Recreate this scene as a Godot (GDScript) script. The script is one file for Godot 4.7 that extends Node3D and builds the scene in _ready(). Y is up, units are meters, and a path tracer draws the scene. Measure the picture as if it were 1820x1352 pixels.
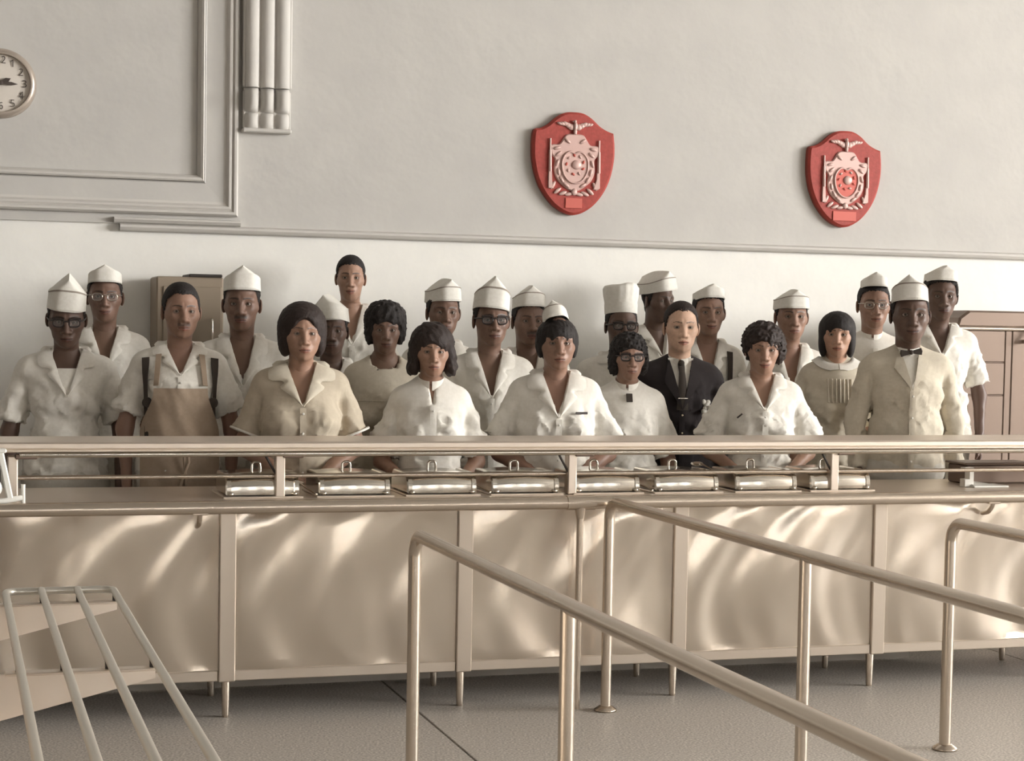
extends Node3D

# ---------------------------------------------------------------- mesh builder
class MB:
	var v := PackedVector3Array()
	var n := PackedVector3Array()
	var c := PackedColorArray()
	var ix := PackedInt32Array()
	var uv := PackedVector2Array()

	# a flat polygon (fan) facing nrm
	func face(p: Array, nrm: Vector3) -> void:
		var s := v.size()
		var q: Array = p
		if (p[1] - p[0]).cross(p[2] - p[0]).dot(nrm) > 0.0:
			q = p.duplicate()
			q.reverse()
		var u := (q[2] - q[0]).cross(q[1] - q[0]) as Vector3
		u = u.normalized() if u.length() > 1e-12 else nrm
		for t in q:
			v.push_back(t)
			n.push_back(u)
		for k in range(1, q.size() - 1):
			ix.append_array([s, s + k, s + k + 1])

	# a box with chamfered edges
	func box(ce: Vector3, sz: Vector3, bev := 0.0, basis := Basis()) -> void:
		var h := sz / 2.0
		var b := minf(bev, minf(h.x, minf(h.y, h.z)) * 0.9)
		var ax := [Vector3(1, 0, 0), Vector3(0, 1, 0), Vector3(0, 0, 1)]
		for a in 3:
			var a1 := (a + 1) % 3
			var a2 := (a + 2) % 3
			for s in [-1.0, 1.0]:
				var pts := []
				for uv in [[-1, -1], [1, -1], [1, 1], [-1, 1]]:
					pts.append(ce + basis * (ax[a] * s * h[a] + ax[a1] * uv[0] * (h[a1] - b) + ax[a2] * uv[1] * (h[a2] - b)))
				face(pts, basis * (ax[a] * s))
		if b <= 0.0:
			return
		for a in 3:
			var a1 := (a + 1) % 3
			var a2 := (a + 2) % 3
			for s1 in [-1.0, 1.0]:
				for s2 in [-1.0, 1.0]:
					var pts := []
					for e in [-1.0, 1.0]:
						pts.append(ce + basis * (ax[a] * e * (h[a] - b) + ax[a1] * s1 * h[a1] + ax[a2] * s2 * (h[a2] - b)))
					for e in [1.0, -1.0]:
						pts.append(ce + basis * (ax[a] * e * (h[a] - b) + ax[a1] * s1 * (h[a1] - b) + ax[a2] * s2 * h[a2]))
					face(pts, basis * (ax[a1] * s1 + ax[a2] * s2))
		for s0 in [-1.0, 1.0]:
			for s1 in [-1.0, 1.0]:
				for s2 in [-1.0, 1.0]:
					var g := Vector3(s0, s1, s2)
					var pts := []
					for a in 3:
						var w := Vector3(s0 * (h.x - b), s1 * (h.y - b), s2 * (h.z - b))
						w[a] = g[a] * h[a]
						pts.append(ce + basis * w)
					face(pts, basis * g)

	# a smooth grid of rows x cols points; turned outwards from its middle
	func grid(P: PackedVector3Array, rows: int, cols: int, wr := false, wc := false, flip := 0) -> void:
		var s := v.size()
		var N := PackedVector3Array()
		N.resize(P.size())
		var rr := rows if wr else rows - 1
		var cc := cols if wc else cols - 1
		var tr := PackedInt32Array()
		for r in rr:
			for k in cc:
				var a := r * cols + k
				var b := r * cols + (k + 1) % cols
				var d := ((r + 1) % rows) * cols + k
				var e := ((r + 1) % rows) * cols + (k + 1) % cols
				tr.append_array([a, b, e, a, e, d])
		var mid := Vector3.ZERO
		for p in P:
			mid += p
		mid /= P.size()
		var sum := 0.0
		for t in range(0, tr.size(), 3):
			var a := P[tr[t]]
			var f := (P[tr[t + 2]] - a).cross(P[tr[t + 1]] - a)
			sum += f.dot(a - mid)
			for k in 3:
				N[tr[t + k]] += f
		var turn := sum < 0.0 if flip == 0 else flip < 0
		for k in P.size():
			var u := N[k]
			u = u.normalized() if u.length_squared() > 1e-24 else Vector3.UP
			v.push_back(P[k])
			n.push_back(-u if turn else u)
		for t in range(0, tr.size(), 3):
			if turn:
				ix.append_array([s + tr[t], s + tr[t + 2], s + tr[t + 1]])
			else:
				ix.append_array([s + tr[t], s + tr[t + 1], s + tr[t + 2]])

	# a round bar along points, radius per point or one radius
	func tube(pts: Array, rad, seg := 12, caps := true, squash := 1.0) -> void:
		var P := PackedVector3Array()
		var m := pts.size()
		var side := Vector3.ZERO
		for k in m:
			var d: Vector3 = (pts[mini(k + 1, m - 1)] - pts[maxi(k - 1, 0)]).normalized()
			if k == 0:
				side = d.cross(Vector3.UP if absf(d.y) < 0.9 else Vector3.RIGHT).normalized()
			side = (side - d * side.dot(d)).normalized()
			var up := side.cross(d)
			var r: float = rad[k] if rad is Array else rad
			for j in seg:
				var a := TAU * j / seg
				P.push_back(pts[k] + side * cos(a) * r + up * sin(a) * r * squash)
		grid(P, m, seg, false, true)
		if caps:
			for e in [0, m - 1]:
				var ring := []
				for j in seg:
					ring.append(P[e * seg + j])
				var out: Vector3 = (pts[0] - pts[1]) if e == 0 else (pts[m - 1] - pts[m - 2])
				face(ring, out)

	# profile points (radius, height) turned round the y axis of xf
	func lathe(prof: Array, seg := 32, xf := Transform3D(), sx := 1.0, sz := 1.0) -> void:
		var P := PackedVector3Array()
		for q in prof:
			for j in seg:
				var a := TAU * j / seg
				P.push_back(xf * Vector3(cos(a) * q.x * sx, q.y, sin(a) * q.x * sz))
		grid(P, prof.size(), seg, false, true)

	# an extruded outline in xy of xf with a bevelled front edge
	func slab(poly: PackedVector2Array, z0: float, z1: float, bev := 0.0, xf := Transform3D()) -> void:
		var m := poly.size()
		var tris := Geometry2D.triangulate_polygon(poly)
		var mid := Vector2.ZERO
		for q in poly:
			mid += q
		mid /= m
		var inner := PackedVector2Array()
		var area := 0.0
		for k in m:
			area += poly[k].cross(poly[(k + 1) % m])
		for k in m:
			var d1 := (poly[k] - poly[(k + m - 1) % m]).normalized()
			var d2 := (poly[(k + 1) % m] - poly[k]).normalized()
			var nn := ((Vector2(-d1.y, d1.x) + Vector2(-d2.y, d2.x)).normalized()) * signf(area)
			inner.push_back(poly[k] + nn * bev)
		for t in range(0, tris.size(), 3):
			var f := []
			var bk := []
			for k in 3:
				var a := inner[tris[t + k]]
				var b := poly[tris[t + k]]
				f.append(xf * Vector3(a.x, a.y, z1))
				bk.append(xf * Vector3(b.x, b.y, z0))
			face(f, xf.basis.z)
			face(bk, -xf.basis.z)
		for k in m:
			var j := (k + 1) % m
			var e := poly[j] - poly[k]
			var out := Vector3(e.y, -e.x, 0) * signf(area)
			var zz := z1 - bev
			face([xf * Vector3(poly[k].x, poly[k].y, z0), xf * Vector3(poly[j].x, poly[j].y, z0), xf * Vector3(poly[j].x, poly[j].y, zz), xf * Vector3(poly[k].x, poly[k].y, zz)], xf.basis * out)
			if bev > 0.0:
				face([xf * Vector3(poly[k].x, poly[k].y, zz), xf * Vector3(poly[j].x, poly[j].y, zz), xf * Vector3(inner[j].x, inner[j].y, z1), xf * Vector3(inner[k].x, inner[k].y, z1)], xf.basis * (out.normalized() + Vector3(0, 0, 1)))

	func ball(ce: Vector3, r: Vector3, rows := 10, cols := 14, basis := Basis()) -> void:
		var P := PackedVector3Array()
		for i in rows + 1:
			var a := PI * i / rows
			for j in cols:
				var b := TAU * j / cols
				P.push_back(ce + basis * (Vector3(sin(a) * cos(b), cos(a), sin(a) * sin(b)) * r))
		grid(P, rows + 1, cols, false, true)

	func join(o: MB, xf := Transform3D(), col = null) -> void:
		var s := v.size()
		var mirror := xf.basis.determinant() < 0.0
		var nb := xf.basis.orthonormalized() if not mirror else xf.basis
		for k in o.v.size():
			v.push_back(xf * o.v[k])
			n.push_back((nb * o.n[k]).normalized())
		if col != null:
			for k in o.v.size():
				c.push_back(col)
		elif o.c.size() == o.v.size():
			c.append_array(o.c)
		for t in range(0, o.ix.size(), 3):
			if mirror:
				ix.append_array([s + o.ix[t], s + o.ix[t + 2], s + o.ix[t + 1]])
			else:
				ix.append_array([s + o.ix[t], s + o.ix[t + 1], s + o.ix[t + 2]])

	func renormal() -> void:
		n.resize(v.size())
		n.fill(Vector3.ZERO)
		for t in range(0, ix.size(), 3):
			var a := ix[t]
			var b := ix[t + 1]
			var d := ix[t + 2]
			var f := (v[d] - v[a]).cross(v[b] - v[a])
			n[a] += f
			n[b] += f
			n[d] += f
		for k in n.size():
			n[k] = n[k].normalized()

	func mesh(m: Material) -> ArrayMesh:
		var A := []
		A.resize(Mesh.ARRAY_MAX)
		A[Mesh.ARRAY_VERTEX] = v
		A[Mesh.ARRAY_NORMAL] = n
		if c.size() == v.size() and c.size() > 0:
			A[Mesh.ARRAY_COLOR] = c
		if uv.size() == v.size() and uv.size() > 0:
			A[Mesh.ARRAY_TEX_UV] = uv
		A[Mesh.ARRAY_INDEX] = ix
		var am := ArrayMesh.new()
		am.add_surface_from_arrays(Mesh.PRIMITIVE_TRIANGLES, A)
		am.surface_set_material(0, m)
		return am


# ---------------------------------------------------------------- distance fields
static func sm(a: float, b: float, k: float) -> float:
	var h := maxf(k - absf(a - b), 0.0) / k
	return minf(a, b) - h * h * k * 0.25

static func ell(p: Vector3, r: Vector3) -> float:
	var k0 := (p / r).length()
	var k1 := (p / (r * r)).length()
	return k0 * (k0 - 1.0) / maxf(k1, 1e-6)

static func cone(p: Vector3, a: Vector3, b: Vector3, r1: float, r2: float) -> float:
	var ba := b - a
	var t := clampf((p - a).dot(ba) / ba.length_squared(), 0.0, 1.0)
	return (p - a - ba * t).length() - lerpf(r1, r2, t)

# bones joined by a smooth minimum
class Field:
	var A := PackedVector3Array()
	var D := PackedVector3Array()
	var IL := PackedFloat32Array()
	var R1 := PackedFloat32Array()
	var R2 := PackedFloat32Array()
	var FZ := PackedFloat32Array()
	var KB := PackedFloat32Array()
	var HEM := PackedFloat32Array()   # where the bone is cut off, as a share of its length; 9 for never
	var k := 0.05

	func bone(a: Vector3, b: Vector3, r1: float, r2: float, fz := 1.0, hem := 9.0) -> void:
		A.push_back(a)
		var dd := b - a
		dd.z *= fz
		D.push_back(dd)
		IL.push_back(1.0 / maxf(dd.length_squared(), 1e-9))
		R1.push_back(r1)
		R2.push_back(r2)
		FZ.push_back(fz)
		HEM.push_back(hem)
		KB.push_back(k)

	func pair(a: Vector3, b: Vector3, r1: float, r2: float, fz := 1.0, hem := 9.0) -> void:
		bone(a, b, r1, r2, fz, hem)
		bone(Vector3(-a.x, a.y, a.z), Vector3(-b.x, b.y, b.z), r1, r2, fz, hem)

	func d(p: Vector3) -> float:
		var r := 10.0
		for i in A.size():
			var pa := p - A[i]
			pa.z *= FZ[i]
			var t0 := pa.dot(D[i]) * IL[i]
			var t := clampf(t0, 0.0, 1.0)
			var q := (pa - D[i] * t).length() - lerpf(R1[i], R2[i], t)
			if HEM[i] < 2.0:
				q = maxf(q, (t0 - HEM[i]) / sqrt(IL[i]))
			var kb := KB[i]
			var h := maxf(kb - absf(r - q), 0.0) / kb
			r = minf(r, q) - h * h * kb * 0.25
		return r

	# moves a point onto the surface at distance off
	func onto(p: Vector3, off: float, times := 5) -> Vector3:
		for i in times:
			var e := 0.004
			var d0 := d(p)
			var g := Vector3(d(p + Vector3(e, 0, 0)) - d0, d(p + Vector3(0, e, 0)) - d0, d(p + Vector3(0, 0, e)) - d0)
			if g.length() < 1e-9:
				break
			p -= g.normalized() * (d0 - off) * 0.9
		return p

	# the point of the front surface at (x, y)
	func front(x: float, y: float, off: float) -> Vector3:
		var z := 0.45
		for i in 40:
			var q := d(Vector3(x, y, z)) - off
			if q < 0.0006:
				break
			z -= q * 0.8
			if z < -0.3:
				break
		return Vector3(x, y, z)


# surface nets: one vertex in each crossed cell, one quad round each crossed edge
static func nets(f: Callable, lo: Vector3, hi: Vector3, h: float) -> MB:
	var S := ((hi - lo) / h).ceil()
	var nx := int(S.x) / 4 * 4 + 5
	var ny := int(S.y) / 4 * 4 + 5
	var nz := int(S.z) / 4 * 4 + 5
	var val := PackedFloat32Array()
	val.resize(nx * ny * nz)
	val.fill(99.0)
	var at := PackedInt32Array()
	at.resize(nx * ny * nz)
	at.fill(-1)
	var sy := nx
	var sz := nx * ny
	var o := MB.new()
	var offs := PackedInt32Array([0, 1, sy, sy + 1, sz, sz + 1, sz + sy, sz + sy + 1])
	var ed := PackedInt32Array([0, 1, 2, 3, 4, 5, 6, 7, 0, 2, 1, 3, 4, 6, 5, 7, 0, 4, 1, 5, 2, 6, 3, 7])
	var far := h * 5.6
	var cells := PackedInt32Array()
	for bz in range(0, nz - 1, 4):
		for by in range(0, ny - 1, 4):
			for bx in range(0, nx - 1, 4):
				if absf(f.call(lo + Vector3(bx + 2, by + 2, bz + 2) * h)) > far:
					continue
				for z in range(bz, bz + 5):
					for y in range(by, by + 5):
						var row := z * sz + y * sy
						for x in range(bx, bx + 5):
							if val[row + x] > 98.0:
								val[row + x] = f.call(lo + Vector3(x, y, z) * h)
				for z in range(bz, bz + 4):
					for y in range(by, by + 4):
						for x in range(bx, bx + 4):
							var i0 := z * sz + y * sy + x
							var neg := 0
							for e in 8:
								if val[i0 + offs[e]] < 0.0:
									neg += 1
							if neg == 0 or neg == 8:
								continue
							var sum := Vector3.ZERO
							var cnt := 0
							for e in 12:
								var a := ed[e * 2]
								var b := ed[e * 2 + 1]
								var va := val[i0 + offs[a]]
								var vb := val[i0 + offs[b]]
								if (va < 0.0) == (vb < 0.0):
									continue
								var t := va / (va - vb)
								sum += Vector3(a & 1, (a >> 1) & 1, a >> 2).lerp(Vector3(b & 1, (b >> 1) & 1, b >> 2), t)
								cnt += 1
							at[i0] = o.v.size()
							cells.push_back(i0)
							o.v.push_back(lo + (Vector3(x, y, z) + sum / cnt) * h)
	var step := PackedInt32Array([1, sy, sz])
	for i0 in cells:
		var in0 := val[i0] < 0.0
		for a in 3:
			if (val[i0 + step[a]] < 0.0) == in0:
				continue
			var u := step[(a + 1) % 3]
			var w := step[(a + 2) % 3]
			if i0 - u - w < 0:
				continue
			var q0 := at[i0]
			var q1 := at[i0 - u]
			var q2 := at[i0 - u - w]
			var q3 := at[i0 - w]
			if q1 < 0 or q2 < 0 or q3 < 0:
				continue
			if in0:
				o.ix.append_array([q0, q2, q1, q0, q3, q2])
			else:
				o.ix.append_array([q0, q1, q2, q0, q2, q3])
	o.renormal()
	return o


# ---------------------------------------------------------------- naming and materials
var used := {}
var M := {}

func numbered(called: String) -> String:
	var k: int = used.get(called, 0)
	used[called] = k + 1
	return called if k == 0 else "%s_%03d" % [called, k]

func thing(called: String, label: String, category: String, at := Vector3.ZERO, turn := 0.0, group := "") -> Node3D:
	var o := Node3D.new()
	o.name = numbered(called)
	add_child(o)
	o.position = at
	o.rotation.y = turn
	o.set_meta("label", label)
	o.set_meta("category", category)
	if group:
		o.set_meta("group", group)
	return o

func part(called: String, b: MB, m: Material, parent: Node, label := "") -> MeshInstance3D:
	var o := MeshInstance3D.new()
	o.mesh = b.mesh(m)
	o.name = called
	parent.add_child(o, true)
	if label:
		o.set_meta("label", label)
	return o

func struct(called: String, b: MB, m: Material, label: String, category: String) -> MeshInstance3D:
	var o := part(called, b, m, self, label)
	o.set_meta("kind", "structure")
	o.set_meta("category", category)
	return o

func s8(r: int, g: int, b: int) -> Color:
	return Color8(r, g, b)

func mat(col: Color, rough := 0.6, metal := 0.0) -> StandardMaterial3D:
	var m := StandardMaterial3D.new()
	m.albedo_color = col
	m.roughness = rough
	m.metallic = metal
	return m

func noise_tex(sd: int, freq: float, lo: Color, hi: Color, octaves := 4, size := 512, kind := FastNoiseLite.TYPE_SIMPLEX_SMOOTH) -> NoiseTexture2D:
	var t := NoiseTexture2D.new()
	t.width = size
	t.height = size
	t.seamless = true
	var f := FastNoiseLite.new()
	f.seed = sd
	f.noise_type = kind
	f.frequency = freq
	f.fractal_octaves = octaves
	t.noise = f
	var g := Gradient.new()
	g.set_color(0, lo)
	g.set_color(1, hi)
	t.color_ramp = g
	return t

func bump_tex(sd: int, freq: float, strength: float, octaves := 3, size := 512) -> NoiseTexture2D:
	var t := NoiseTexture2D.new()
	t.width = size
	t.height = size
	t.seamless = true
	t.as_normal_map = true
	t.bump_strength = strength
	var f := FastNoiseLite.new()
	f.seed = sd
	f.frequency = freq
	f.fractal_octaves = octaves
	t.noise = f
	return t

func tri(m: StandardMaterial3D, sc: Vector3, albedo: Texture2D = null, normal: Texture2D = null, nscale := 0.3, world := false) -> StandardMaterial3D:
	m.uv1_triplanar = true
	m.uv1_world_triplanar = world
	m.uv1_scale = sc
	if albedo:
		m.albedo_texture = albedo
	if normal:
		m.normal_enabled = true
		m.normal_texture = normal
		m.normal_scale = nscale
	return m

func make_materials() -> void:
	var plaster := noise_tex(3, 0.012, Color(0.965, 0.965, 0.967), Color(1, 1, 0.998), 5)
	var grain := bump_tex(4, 0.05, 2.0)
	var cloth_n := bump_tex(7, 0.2, 3.0, 2)
	var cloth_c := noise_tex(8, 0.03, Color(0.94, 0.935, 0.92), Color(1, 1, 1), 4)
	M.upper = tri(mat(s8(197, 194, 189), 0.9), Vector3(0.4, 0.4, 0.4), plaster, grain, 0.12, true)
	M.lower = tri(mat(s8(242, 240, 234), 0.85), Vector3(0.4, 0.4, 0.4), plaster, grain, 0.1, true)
	M.trim = tri(mat(s8(203, 199, 193), 0.75), Vector3(0.5, 0.5, 0.5), plaster, null, 0.1, true)
	M.ceiling = mat(s8(168, 165, 160), 0.9)
	M.far_wall = mat(s8(122, 117, 111), 0.9)
	var spk := noise_tex(11, 0.11, Color(0.60, 0.59, 0.58), Color(1, 1, 1), 3, 512)
	M.floor = tri(mat(s8(228, 221, 212), 0.5), Vector3(1.4, 1.4, 1.4), spk, null, 0.1, true)
	M.steel = mat(s8(224, 211, 197), 0.36, 0.85)
	M.panel = mat(s8(210, 198, 184), 0.3, 0.9)
	M.brushed = mat(s8(210, 198, 184), 0.24, 0.92)
	M.brushed.anisotropy_enabled = true
	M.brushed.anisotropy = 0.85
	M.pipe = mat(s8(212, 199, 184), 0.25, 0.95)
	M.white_pipe = mat(s8(214, 209, 198), 0.36, 0.8)
	M.chrome = mat(s8(222, 216, 206), 0.16, 1.0)
	M.oven = mat(s8(122, 105, 93), 0.42, 0.45)
	M.carcass = mat(s8(156, 148, 138), 0.5, 0.3)
	M.bed = mat(s8(112, 106, 99), 0.9)
	M.dark = mat(s8(58, 52, 48), 0.6, 0.2)
	M.locker = mat(s8(146, 132, 115), 0.55, 0.1)
	M.white_metal = mat(s8(232, 230, 222), 0.4)
	M.glass = mat(Color(1, 1, 1, 0.06), 0.02)
	M.glass.transparency = BaseMaterial3D.TRANSPARENCY_ALPHA
	M.lit_pane = mat(s8(235, 233, 228), 0.6)
	M.lit_pane.emission_enabled = true
	M.lit_pane.emission = Color(1.0, 0.994, 0.983)
	M.lit_pane.emission_energy_multiplier = 2.5
	M.red = tri(mat(s8(172, 66, 56), 0.6), Vector3(2, 2, 2), noise_tex(21, 0.03, Color(0.86, 0.84, 0.82), Color(1, 1, 1), 5), grain, 0.2)
	M.redwood = mat(s8(142, 58, 46), 0.6)
	M.crest = mat(s8(200, 168, 160), 0.5, 0.25)
	M.crest_red = mat(s8(196, 98, 86), 0.55, 0.1)
	M.clock_face = mat(s8(212, 204, 194), 0.6)
	M.clock_rim = mat(s8(176, 164, 152), 0.35, 0.4)
	M.ink = mat(s8(70, 60, 54), 0.7)
	for q in [["white", 238, 234, 226], ["cream", 214, 205, 188], ["tan", 198, 186, 167], ["apron", 172, 153, 134], ["jacket", 212, 203, 186], ["suit", 44, 37, 38], ["cap", 234, 231, 224], ["strap", 66, 58, 52], ["stripe", 158, 148, 138], ["trousers", 205, 200, 190], ["dark_trousers", 58, 52, 48]]:
		M[q[0]] = tri(mat(s8(q[1], q[2], q[3]), 0.9), Vector3(3, 3, 3), cloth_c, cloth_n, 0.18)
	M.cap.roughness = 0.8
	M.cloth_lit = M.white
	M.skin = mat(Color.WHITE, 0.5)
	M.skin.vertex_color_use_as_albedo = true
	M.hair = tri(mat(s8(40, 32, 29), 0.75), Vector3(6, 2, 6), noise_tex(31, 0.08, Color(0.6, 0.58, 0.56), Color(1, 1, 1), 3), bump_tex(32, 0.1, 4.0), 0.5)
	M.hair_brown = tri(mat(s8(54, 39, 33), 0.7), Vector3(6, 2, 6), noise_tex(33, 0.08, Color(0.6, 0.58, 0.56), Color(1, 1, 1), 3), bump_tex(34, 0.1, 4.0), 0.5)
	M.hair_grey = tri(mat(s8(112, 98, 86), 0.6), Vector3(6, 2, 6), noise_tex(33, 0.08, Color(0.7, 0.7, 0.7), Color(1, 1, 1), 3), bump_tex(34, 0.1, 4.0), 0.4)
	M.frame = mat(s8(48, 40, 38), 0.35)
	M.wire = mat(s8(206, 200, 190), 0.25, 0.9)
	M.shoe = mat(s8(60, 52, 48), 0.5)
	M.gold = mat(s8(226, 214, 190), 0.25, 0.8)


# ---------------------------------------------------------------- the scene
func _ready() -> void:
	var cam := Camera3D.new()
	cam.name = "camera"
	cam.projection = Camera3D.PROJECTION_FRUSTUM
	cam.near = 0.05
	cam.far = 100.0
	cam.size = 1352.0 / 3164.14 * 0.05
	cam.frustum_offset = Vector2(0.0, 75.16 / 3164.14 * 0.05)
	cam.position = Vector3(0, 1.55, 0)
	cam.basis = Basis(Vector3.UP, -0.304677) * Basis(Vector3.RIGHT, -0.053594) * Basis(Vector3.BACK, 0.017666)
	add_child(cam)
	var we := WorldEnvironment.new()
	we.name = "world_environment"
	var env := Environment.new()
	var sky := Sky.new()
	var sk := ProceduralSkyMaterial.new()
	sk.sky_top_color = Color(0.80, 0.84, 0.88)
	sk.sky_horizon_color = Color(1.0, 0.98, 0.95)
	sk.ground_bottom_color = Color(0.55, 0.52, 0.48)
	sk.ground_horizon_color = Color(0.8, 0.77, 0.72)
	sk.sky_energy_multiplier = 1.0
	sk.ground_energy_multiplier = 1.0
	sky.sky_material = sk
	env.sky = sky
	env.background_mode = Environment.BG_SKY
	env.background_energy_multiplier = SKY
	env.tonemap_mode = Environment.TONE_MAPPER_LINEAR
	env.tonemap_exposure = EXPOSURE
	env.sdfgi_enabled = true
	env.ssao_enabled = true
	env.ssil_enabled = true
	we.environment = env
	add_child(we)
	make_materials()
	room()
	wall_things()
	counter()
	railings()
	tray_rack()
	people()

const SKY := 24.0
const WINDOW_LIGHT := 232.0
const EXPOSURE := 0.91
const XL := -4.0
const XR := 21.0
const ZB := -9.6
const ZN := 9.6
const CH := 6.8

# a wall along x or z with window openings, built of piers, sills and headers
func holed_wall(b: MB, a0: float, a1: float, holes: Array, put: Callable) -> void:
	var s := a0
	for h in holes:
		b_box(b, s, h[0], 0.0, CH, put)
		b_box(b, h[0], h[1], 0.0, h[2], put)
		b_box(b, h[0], h[1], h[3], CH, put)
		s = h[1]
	b_box(b, s, a1, 0.0, CH, put)

func b_box(b: MB, u0: float, u1: float, y0: float, y1: float, put: Callable) -> void:
	var q: Array = put.call((u0 + u1) / 2.0, (y0 + y1) / 2.0, u1 - u0, y1 - y0)
	b.box(q[0], q[1], 0.0)

func window(at: Vector3, w: float, h: float, turn: float, label: String, lit := false) -> void:
	var o := Node3D.new()
	o.name = "window_%d" % (used.get("window", 0) + 1)
	used["window"] = used.get("window", 0) + 1
	add_child(o)
	o.position = at
	o.rotation.y = turn
	o.set_meta("kind", "structure")
	o.set_meta("label", label)
	o.set_meta("category", "window")
	var f := MB.new()
	for s in [-1.0, 1.0]:
		f.box(Vector3(s * (w / 2 - 0.03), h / 2, 0), Vector3(0.06, h, 0.08), 0.005)
		f.box(Vector3(0, h / 2 + s * (h / 2 - 0.03), 0), Vector3(w, 0.06, 0.08), 0.005)
	part("frame", f, M.trim, o)
	var mu := MB.new()
	mu.box(Vector3(0, h / 2, 0), Vector3(0.035, h, 0.05), 0.004)
	for k in [1, 2]:
		mu.box(Vector3(0, h * k / 3.0, 0), Vector3(w, 0.035, 0.05), 0.004)
	part("glazing_bar", mu, M.trim, o)
	for i in 2:
		for j in 3:
			var g := MB.new()
			g.box(Vector3((i - 0.5) * w / 2, h * (j + 0.5) / 3.0, 0), Vector3(w / 2 - 0.03, h / 3.0 - 0.03, 0.006), 0.0)
			part("pane", g, M.lit_pane if lit else M.glass, o)
	if lit:
		# daylight through the sunlit frosted panes: a light of their size just in front of them
		var l := AreaLight3D.new()
		l.name = "window_light"
		l.area_size = Vector2(w - 0.12, h - 0.12)
		l.light_energy = WINDOW_LIGHT
		l.light_color = Color(1.0, 0.994, 0.983)
		l.area_range = 40.0
		l.shadow_enabled = true
		l.position = Vector3(0, h / 2, -0.06)
		o.add_child(l)

func room() -> void:
	# floor: terrazzo poured in bays with open joints
	var bed := MB.new()
	bed.box(Vector3((XL + XR) / 2, -0.06, (ZB + ZN) / 2), Vector3(XR - XL + 0.6, 0.1, ZN - ZB + 0.6))
	var fl := struct("floor", bed, M.bed, "grey speckled terrazzo floor with a thin straight joint", "floor")
	var xs := [XL - 0.3, -1.3, 1.787, 4.9, 7.2, XR + 0.3]
	for i in xs.size() - 1:
		var b := MB.new()
		b.box(Vector3((xs[i] + xs[i + 1]) / 2, -0.006, (ZB + ZN) / 2), Vector3(xs[i + 1] - xs[i] - 0.008, 0.012, ZN - ZB + 0.6), 0.002)
		part("floor_slab", b, M.floor, fl)
	# back wall: a lower face and an upper face that stands a little proud
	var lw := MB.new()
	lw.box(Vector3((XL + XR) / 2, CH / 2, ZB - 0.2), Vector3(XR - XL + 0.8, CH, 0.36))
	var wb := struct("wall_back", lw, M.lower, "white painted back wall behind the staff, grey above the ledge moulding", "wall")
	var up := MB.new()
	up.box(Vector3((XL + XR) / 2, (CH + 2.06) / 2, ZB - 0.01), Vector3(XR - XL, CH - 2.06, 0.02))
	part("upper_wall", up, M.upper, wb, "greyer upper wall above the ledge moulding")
	var lf := MB.new()
	lf.box(Vector3(XL - 0.15, CH / 2, (ZB + ZN) / 2), Vector3(0.3, CH, ZN - ZB + 0.7))
	struct("wall_left", lf, M.far_wall, "plain painted left wall outside the picture", "wall")
	var wr := MB.new()
	var rh := [[-3.4, -0.4, 1.9, 6.4], [0.8, 3.8, 1.9, 6.4], [5.0, 8.0, 1.9, 6.4]]
	holed_wall(wr, ZB - 0.3, ZN + 0.35, rh, func(u: float, y: float, du: float, dy: float) -> Array: return [Vector3(XR + 0.15, y, u), Vector3(0.3, dy, du)])
	struct("wall_right", wr, M.far_wall, "right wall with three tall windows outside the picture", "wall")
	for h in rh:
		window(Vector3(XR + 0.1, h[2], (h[0] + h[1]) / 2), h[1] - h[0], h[3] - h[2], PI / 2, "tall daylight window in the right wall, its near edge %.1f metres from the back wall" % (h[0] - ZB), true)
	var wn := MB.new()
	var nh := [[-2.6, -2.15, 0.25, 3.9], [-0.2, 0.25, 0.25, 3.9], [2.2, 2.65, 0.25, 3.9], [4.6, 5.05, 0.25, 3.9], [7.0, 7.45, 0.25, 3.9], [9.4, 9.85, 0.25, 3.9]]
	holed_wall(wn, XL - 0.3, XR + 0.3, nh, func(u: float, y: float, du: float, dy: float) -> Array: return [Vector3(u, y, ZN + 0.15), Vector3(du, dy, 0.3)])
	struct("wall_front", wn, M.far_wall, "wall behind the photographer with six narrow windows", "wall")
	var k := 0
	for h in nh:
		k += 1
		window(Vector3((h[0] + h[1]) / 2, h[2], ZN + 0.1), h[1] - h[0], h[3] - h[2], 0.0, "narrow tall window behind the photographer, %s from the left wall" % ["first", "second", "third", "fourth", "fifth", "sixth"][k - 1])
	var ce := MB.new()
	ce.box(Vector3((XL + XR) / 2, CH + 0.15, (ZB + ZN) / 2), Vector3(XR - XL + 0.8, 0.3, ZN - ZB + 0.8))
	struct("ceiling", ce, M.ceiling, "plain pale ceiling above the picture", "ceiling")


# a moulding: profile points (out, up) run along x
func run_x(b: MB, prof: Array, x0: float, x1: float, z: float) -> void:
	for k in prof.size() - 1:
		var p: Vector2 = prof[k]
		var q: Vector2 = prof[k + 1]
		var nn := Vector3(0, -(q.x - p.x), q.y - p.y)
		if nn.length() < 1e-6:
			continue
		b.face([Vector3(x0, p.y, z + p.x), Vector3(x1, p.y, z + p.x), Vector3(x1, q.y, z + q.x), Vector3(x0, q.y, z + q.x)], nn)
	for x in [x0, x1]:
		var poly := []
		for p in prof:
			poly.append(Vector3(x, p.y, z + p.x))
		b.face(poly, Vector3(-1 if x == x0 else 1, 0, 0))

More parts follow.
